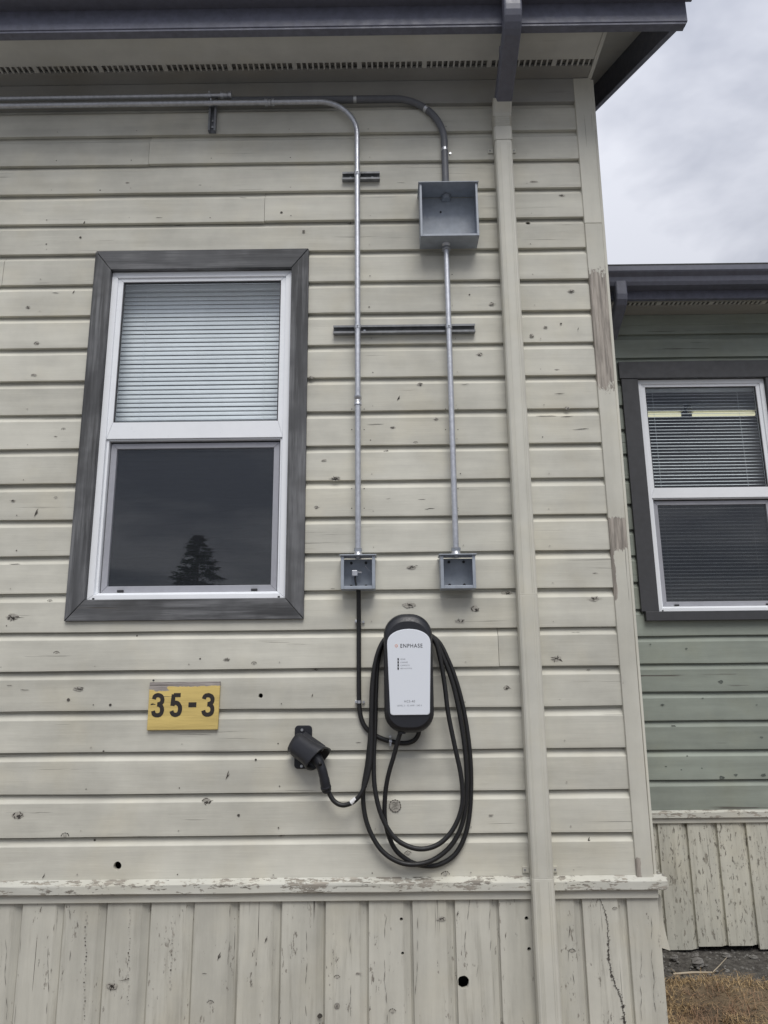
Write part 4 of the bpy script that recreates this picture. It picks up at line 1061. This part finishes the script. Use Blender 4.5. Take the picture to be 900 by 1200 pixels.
for k in range(0, 19):
    z = .797+.17*k
    if z+.17 > 4.05: break
    sp = [(GX0, GX1)]; notch = None
    if z < cz_b-.01 < z+.17: notch = (fx0-.05, fx1+.05, 0, cz_b+.03-z)
    elif z < cz_t+.01 < z+.17: notch = (fx0-.05, fx1+.05, cz_t-.03-z, 1)
    elif z < cz_t-.02 and z+.17 > cz_b+.02: sp = [(GX0, fx0-.05), (fx1+.05, GX1)]
    for a, b in sp: siding_board('siding_board', 'green', gwall, a, b, z, y0=Y2, seed=50+k, notch=notch)
gwin = bpy.data.objects.new('window', None); link(gwin, ((fx0+fx1)/2, Y2, fz0), g)
bx('casing_board', 'fartrim', gwin, cx_l, fx0-.001, Y2-.045, Y2-.0005, fz0-.001, fz1+.0005, bevel=.002)
bx('casing_board', 'fartrim', gwin, fx1+.001, cx_r, Y2-.045, Y2-.0005, fz0-.001, fz1+.0005, bevel=.002)
bx('casing_board', 'fartrim', gwin, cx_l-.012, cx_r+.012, Y2-.050, Y2-.0005, fz1+.001, cz_t, bevel=.002)
bx('sill', 'fartrim', gwin, cx_l+.02, cx_r-.02, Y2-.060, Y2-.0005, cz_b, fz0-.0015, bevel=.003)
fm0, fm1 = W(830, 583, Y2-.01).z, W(830, 571, Y2-.01).z
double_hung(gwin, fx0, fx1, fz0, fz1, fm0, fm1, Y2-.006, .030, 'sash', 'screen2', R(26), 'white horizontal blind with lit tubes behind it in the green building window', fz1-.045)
# lit fluorescent tubes on the ceiling inside
for i, (xa, xb) in enumerate(((W(752, 484, Y2+.6).x, W(797, 484, Y2+.6).x), (W(812, 486, Y2+.6).x, W(884, 486, Y2+.6).x))):
    zz = W(820, 486, Y2+.6).z
    fl = thing('ceiling_lamp', ((xa+xb)/2, Y2+.6, zz-.02), ('shorter' if i == 0 else 'longer')+' lit fluorescent lamp seen inside the green building window', 'lamp')
    MB().tube([(xa, Y2+.6, zz), (xb, Y2+.6, zz)], .017, 10).build('tube', 'tube', fl)
    bx('fixture', 'fixture', fl, xa-.02, xb+.02, Y2+.57, Y2+.66, zz+.026, zz+.07)
# cap, band and skirt
zc2 = .797
m = MB(); prof = [(-.022, zc2+.004), (-.046, zc2-.008), (-.047, zc2-.036), (-.0005, zc2-.036), (-.0005, zc2+.004)]
m.loft([[(GX0+(GX1-GX0)*i/20, Y2+a+(random.uniform(-.001, .001) if a < -.04 else 0), b) for a, b in prof] for i in range(21)], False); m.build('drip_cap', 'cap', g)
bx('band_board', 'band', g, GX0, GX1, Y2-.034, Y2-.0005, zc2-.068, zc2-.0365)
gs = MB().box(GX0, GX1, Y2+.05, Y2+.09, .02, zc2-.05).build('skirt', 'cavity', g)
x = W(804, 964, Y2-.018).x-.174*4
i = 0
while x < GX1-.2:
    if x+.174 > GX0:
        upright_board('skirt_board', 'farskirt', gs, max(x, GX0), .062+.012*math.sin(i*1.7)-.006*(x-1.6), zc2-.0685, min(.174, x+.174-GX0), y0=Y2, seed=200+i)
    x += .174; i += 1
def fk(lst):
    out = []
    for a in lst: out.append(a)
    return out
# dark knots on the green boards
gm = MB(); rnd = random.Random(9)
for px, py, r in ((804, 760, .010), (844, 799, .020), (776, 826, .014), (789, 851, .018), (892, 864, .012), (845, 911, .022), (862, 908, .016), (894, 908, .020), (780, 898, .008), (805, 886, .007), (798, 902, .006), (822, 900, .007), (762, 755, .008), (823, 818, .007), (886, 826, .007)):
    p = W(px, py, Y2-.021); k = math.floor((p.z-.797)/.17); y = Y2+face_y(p.z-(.797+.17*k))-.0022; n = 9
    gm.add([(p.x+r*math.cos(2*math.pi*j/n)*rnd.uniform(.5, 1.1), y, p.z+r*.6*math.sin(2*math.pi*j/n)*rnd.uniform(.5, 1.1)) for j in range(n)], [tuple(range(n))])
M['gknot'] = simple('green_knot', (.11, .125, .11), .8, var=.4, sc=90)
gm.build('knot', 'gknot', gwall)['kind'] = 'stuff'
# eave of the green building
Y2F = 1.055; GZ = 1.62+2.385
gr = MB()
def gz(y): return GZ+.16+SL*(y-Y2F)
rt = [(Y2F-.04, gz(Y2F-.04)), (4.6, gz(4.6)), (8.5, gz(Y2F)), (8.5, gz(Y2F)+.07), (4.6, gz(4.6)+.08), (Y2F-.04, gz(Y2F-.04)+.07)]
gr.prism([(GX0+.002, y, z) for y, z in rt], [(GX1+.3, y, z) for y, z in rt])
gro = gr.build('roof', 'roof', g)
bx('fascia', 'fascia', gro, GX0+.002, GX1+.3, Y2F, Y2F+.03, GZ-.022, GZ+.135, bevel=.003)
bx('soffit_panel', 'eave', gro, GX0+.002, GX1+.3, Y2F+.0305, Y2F+.085, GZ, GZ+.012, bevel=0)
bx('soffit_panel', 'eave', gro, GX0+.002, GX1+.3, Y2F+.125, Y2-.0005, GZ, GZ+.012, bevel=0)
m = MB(); x = GX0+.01; i = 0
while x < GX1:
    w_ = .034 if i % 11 == 0 else .0135
    m.box(x, x+w_, Y2F+.0852, Y2F+.1248, GZ+.001, GZ+.011); x += w_+.0165; i += 1
m.build('vent_strip', 'soffit', gro)['kind'] = 'stuff'
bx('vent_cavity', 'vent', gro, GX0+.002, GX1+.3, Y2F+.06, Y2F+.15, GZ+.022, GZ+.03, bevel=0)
bx('frieze_board', 'green', gwall, GX0, GX1, Y2-.030, Y2-.0005, GZ-.075, GZ-.002)
gutter(GX0+.012, GX1+.3, Y2F-.0005, GZ+.035, .115, .12, 'slate-blue gutter along the eave of the green building')
ge = thing('downspout', (1.60, 1.2, GZ-.3), 'slate elbow of the green building downspout running back behind the corner', 'downspout')
ex = W(727, 345, Y2F-.06).x
rect_sweep([(Y2F-.065, GZ+.06), (Y2F-.065, GZ-.03), (Y2F-.06, GZ-.055), (Y2F-.045, GZ-.075), (Y2F-.02, GZ-.09), (Y2F+.10, GZ-.15), (Y2F+.19, GZ-.20)], .075, .055, ex).build('elbow', 'gutter', ge, .002)
rect_sweep([(Y2F+.19, GZ-.195), (Y2F+.215, GZ-.225), (Y2F+.222, GZ-.28), (Y2F+.222, .12)], .072, .055, ex-.0).build('pipe', 'fartrim', ge, .002) if False else None

# ------------------------------------------------------------------ ground cover
rnd = random.Random(21)
m = MB()
clumps = [(1.12+rnd.random()**1.3*3.2, rnd.uniform(-1.4, 1.0)) for _ in range(260)]
for i in range(30000):
    if i % 3:
        x = 1.12+rnd.random()**1.3*3.2; y = rnd.uniform(-1.6, 1.04)
    else:
        cx_, cy_ = rnd.choice(clumps); x = cx_+rnd.gauss(0, .035); y = min(cy_+rnd.gauss(0, .035), 1.06)
        if x < 1.12: continue
    if y > .96+.06*math.sin(x*5) and rnd.random() < .75: continue
    h = rnd.uniform(.006, .032)*(1 if i % 3 else 1.9); a = rnd.uniform(0, 6.28); le = rnd.uniform(.02, .10); w_ = rnd.uniform(.0007, .0019)
    dx, dy = math.cos(a), math.sin(a); z0 = soil_h(x, y)-.004
    p0 = Vector((x, y, z0)); p1 = p0+Vector((dx*le*.4, dy*le*.4, h*.75)); p2 = p0+Vector((dx*le, dy*le, h*rnd.uniform(.6, 1)))
    q = Vector((-dy, dx, 0))*w_
    m.add([p0-q, p0+q, p1+q*.8, p1-q*.8, p2], [(0, 1, 2, 3), (3, 2, 4)])
tag(m.build('dry_grass', 'straw'), 'dry brown grass growing between the two buildings', 'grass', kind='stuff')
m = MB()
def stone(c, r):
    vs = []; n = 6
    for j, (f, zz) in enumerate(((.75, -.4), (1, .1), (.6, .65))):
        for i in range(n):
            a = 2*math.pi*(i+.5*j)/n; k = rnd.uniform(.75, 1.2); vs.append(c+Vector((r*f*k*math.cos(a), r*f*k*math.sin(a)*.8, r*zz*.8)))
    vs.append(c+Vector((0, 0, r*.75)))
    fs = [(j*n+i, j*n+(i+1) % n, (j+1)*n+(i+1) % n, (j+1)*n+i) for j in range(2) for i in range(n)]+[(2*n+i, 2*n+(i+1) % n, 3*n) for i in range(n)]
    m.add(vs, fs)
for i in range(1000):
    x = 1.12+rnd.random()*3.6; y = rnd.uniform(.97, 1.37); stone(Vector((x, y, .03*min(1, max(0, (y-1.0)/.2))+.004)), rnd.uniform(.004, .012) if rnd.random() < .93 else rnd.uniform(.014, .026))
q = W(818, 1131, 1.15); stone(Vector((q.x, 1.15, .045)), .040); stone(Vector((q.x-.10, 1.22, .045)), .026); stone(Vector((q.x+.2, 1.25, .04)), .028)
tag(m.build('loose_gravel', 'stone'), 'loose grey gravel along the foot of the green building', 'gravel', kind='stuff')
tw = MB(); a = Vector((W(790, 1148, .98).x, .985, .052)); 
tw.tube([a, a+Vector((.10, .005, .004)), a+Vector((.205, .0, .006))], [.005, .006, .004], 6)
tag(tw.build('twig', 'twig'), 'pale broken stick lying where grass meets gravel', 'stick')
tw = MB(); b = a+Vector((.21, .0, .008)); tw.tube([b, b+Vector((.05, .03, .02)), b+Vector((.10, .05, .05))], [.003, .0025, .0015], 5)
tag(tw.build('grass_stalk', 'twig'), 'thin pale stalk rising from the end of the stick', 'stalk')

# ------------------------------------------------------------------ conifers across the yard, seen as reflections in the panes
def conifer(x, y, h, spread, seed, label):
    rnd = random.Random(seed); o = thing('conifer_tree', (x, y, 0), label, 'tree')
    MB().tube([(x, y, -.1), (x+.05, y, h*.5), (x, y, h*.97)], [h*.018, h*.011, .02], 8).build('trunk', 'bark', o)
    m = MB()
    for k in range(int(h*17)):
        f = (k+rnd.random())/(h*17); z = h*(.12+.88*f); L = spread*(1-f)**.8*rnd.uniform(.65, 1.15)+.12
        a = rnd.uniform(0, 6.28); d = Vector((math.cos(a), math.sin(a), 0)); n = int(14+L*20)
        for i in range(n):
            t_ = rnd.random()**.7; p = Vector((x, y, z))+d*L*t_+Vector((0, 0, -.22*L*t_+.14*L*t_*t_))+Vector((rnd.gauss(0, .10), rnd.gauss(0, .10), rnd.gauss(0, .07)))*(.4+L*.3)
            s_ = rnd.uniform(.12, .30); u_ = (d+Vector((rnd.gauss(0, .6), rnd.gauss(0, .6), rnd.gauss(-.2, .4)))).normalized(); v__ = u_.cross(Vector((rnd.gauss(0, 1), rnd.gauss(0, 1), 1)).normalized())
            m.add([p-v__*s_*.3, p+u_*s_*1.6, p+v__*s_*.3, p-u_*s_*.4], [(0, 1, 2, 3)])
    m.build('crown', 'needle', o); return o
def mirror_xy(px, py, plane, dist):
    """ground position of something at distance dist seen reflected at a pixel in a pane at depth plane"""
    q = W(px, py, plane); s_ = (dist)/(q.y-EYE.y); v = EYE+(q-EYE)*s_
    return v.x, 2*plane-v.y, v.z
x, y, z = mirror_xy(233, 627, 0, 46); conifer(x, y, z, 4.0, 4, 'tall conifer reflected in the lower pane above the number sign')
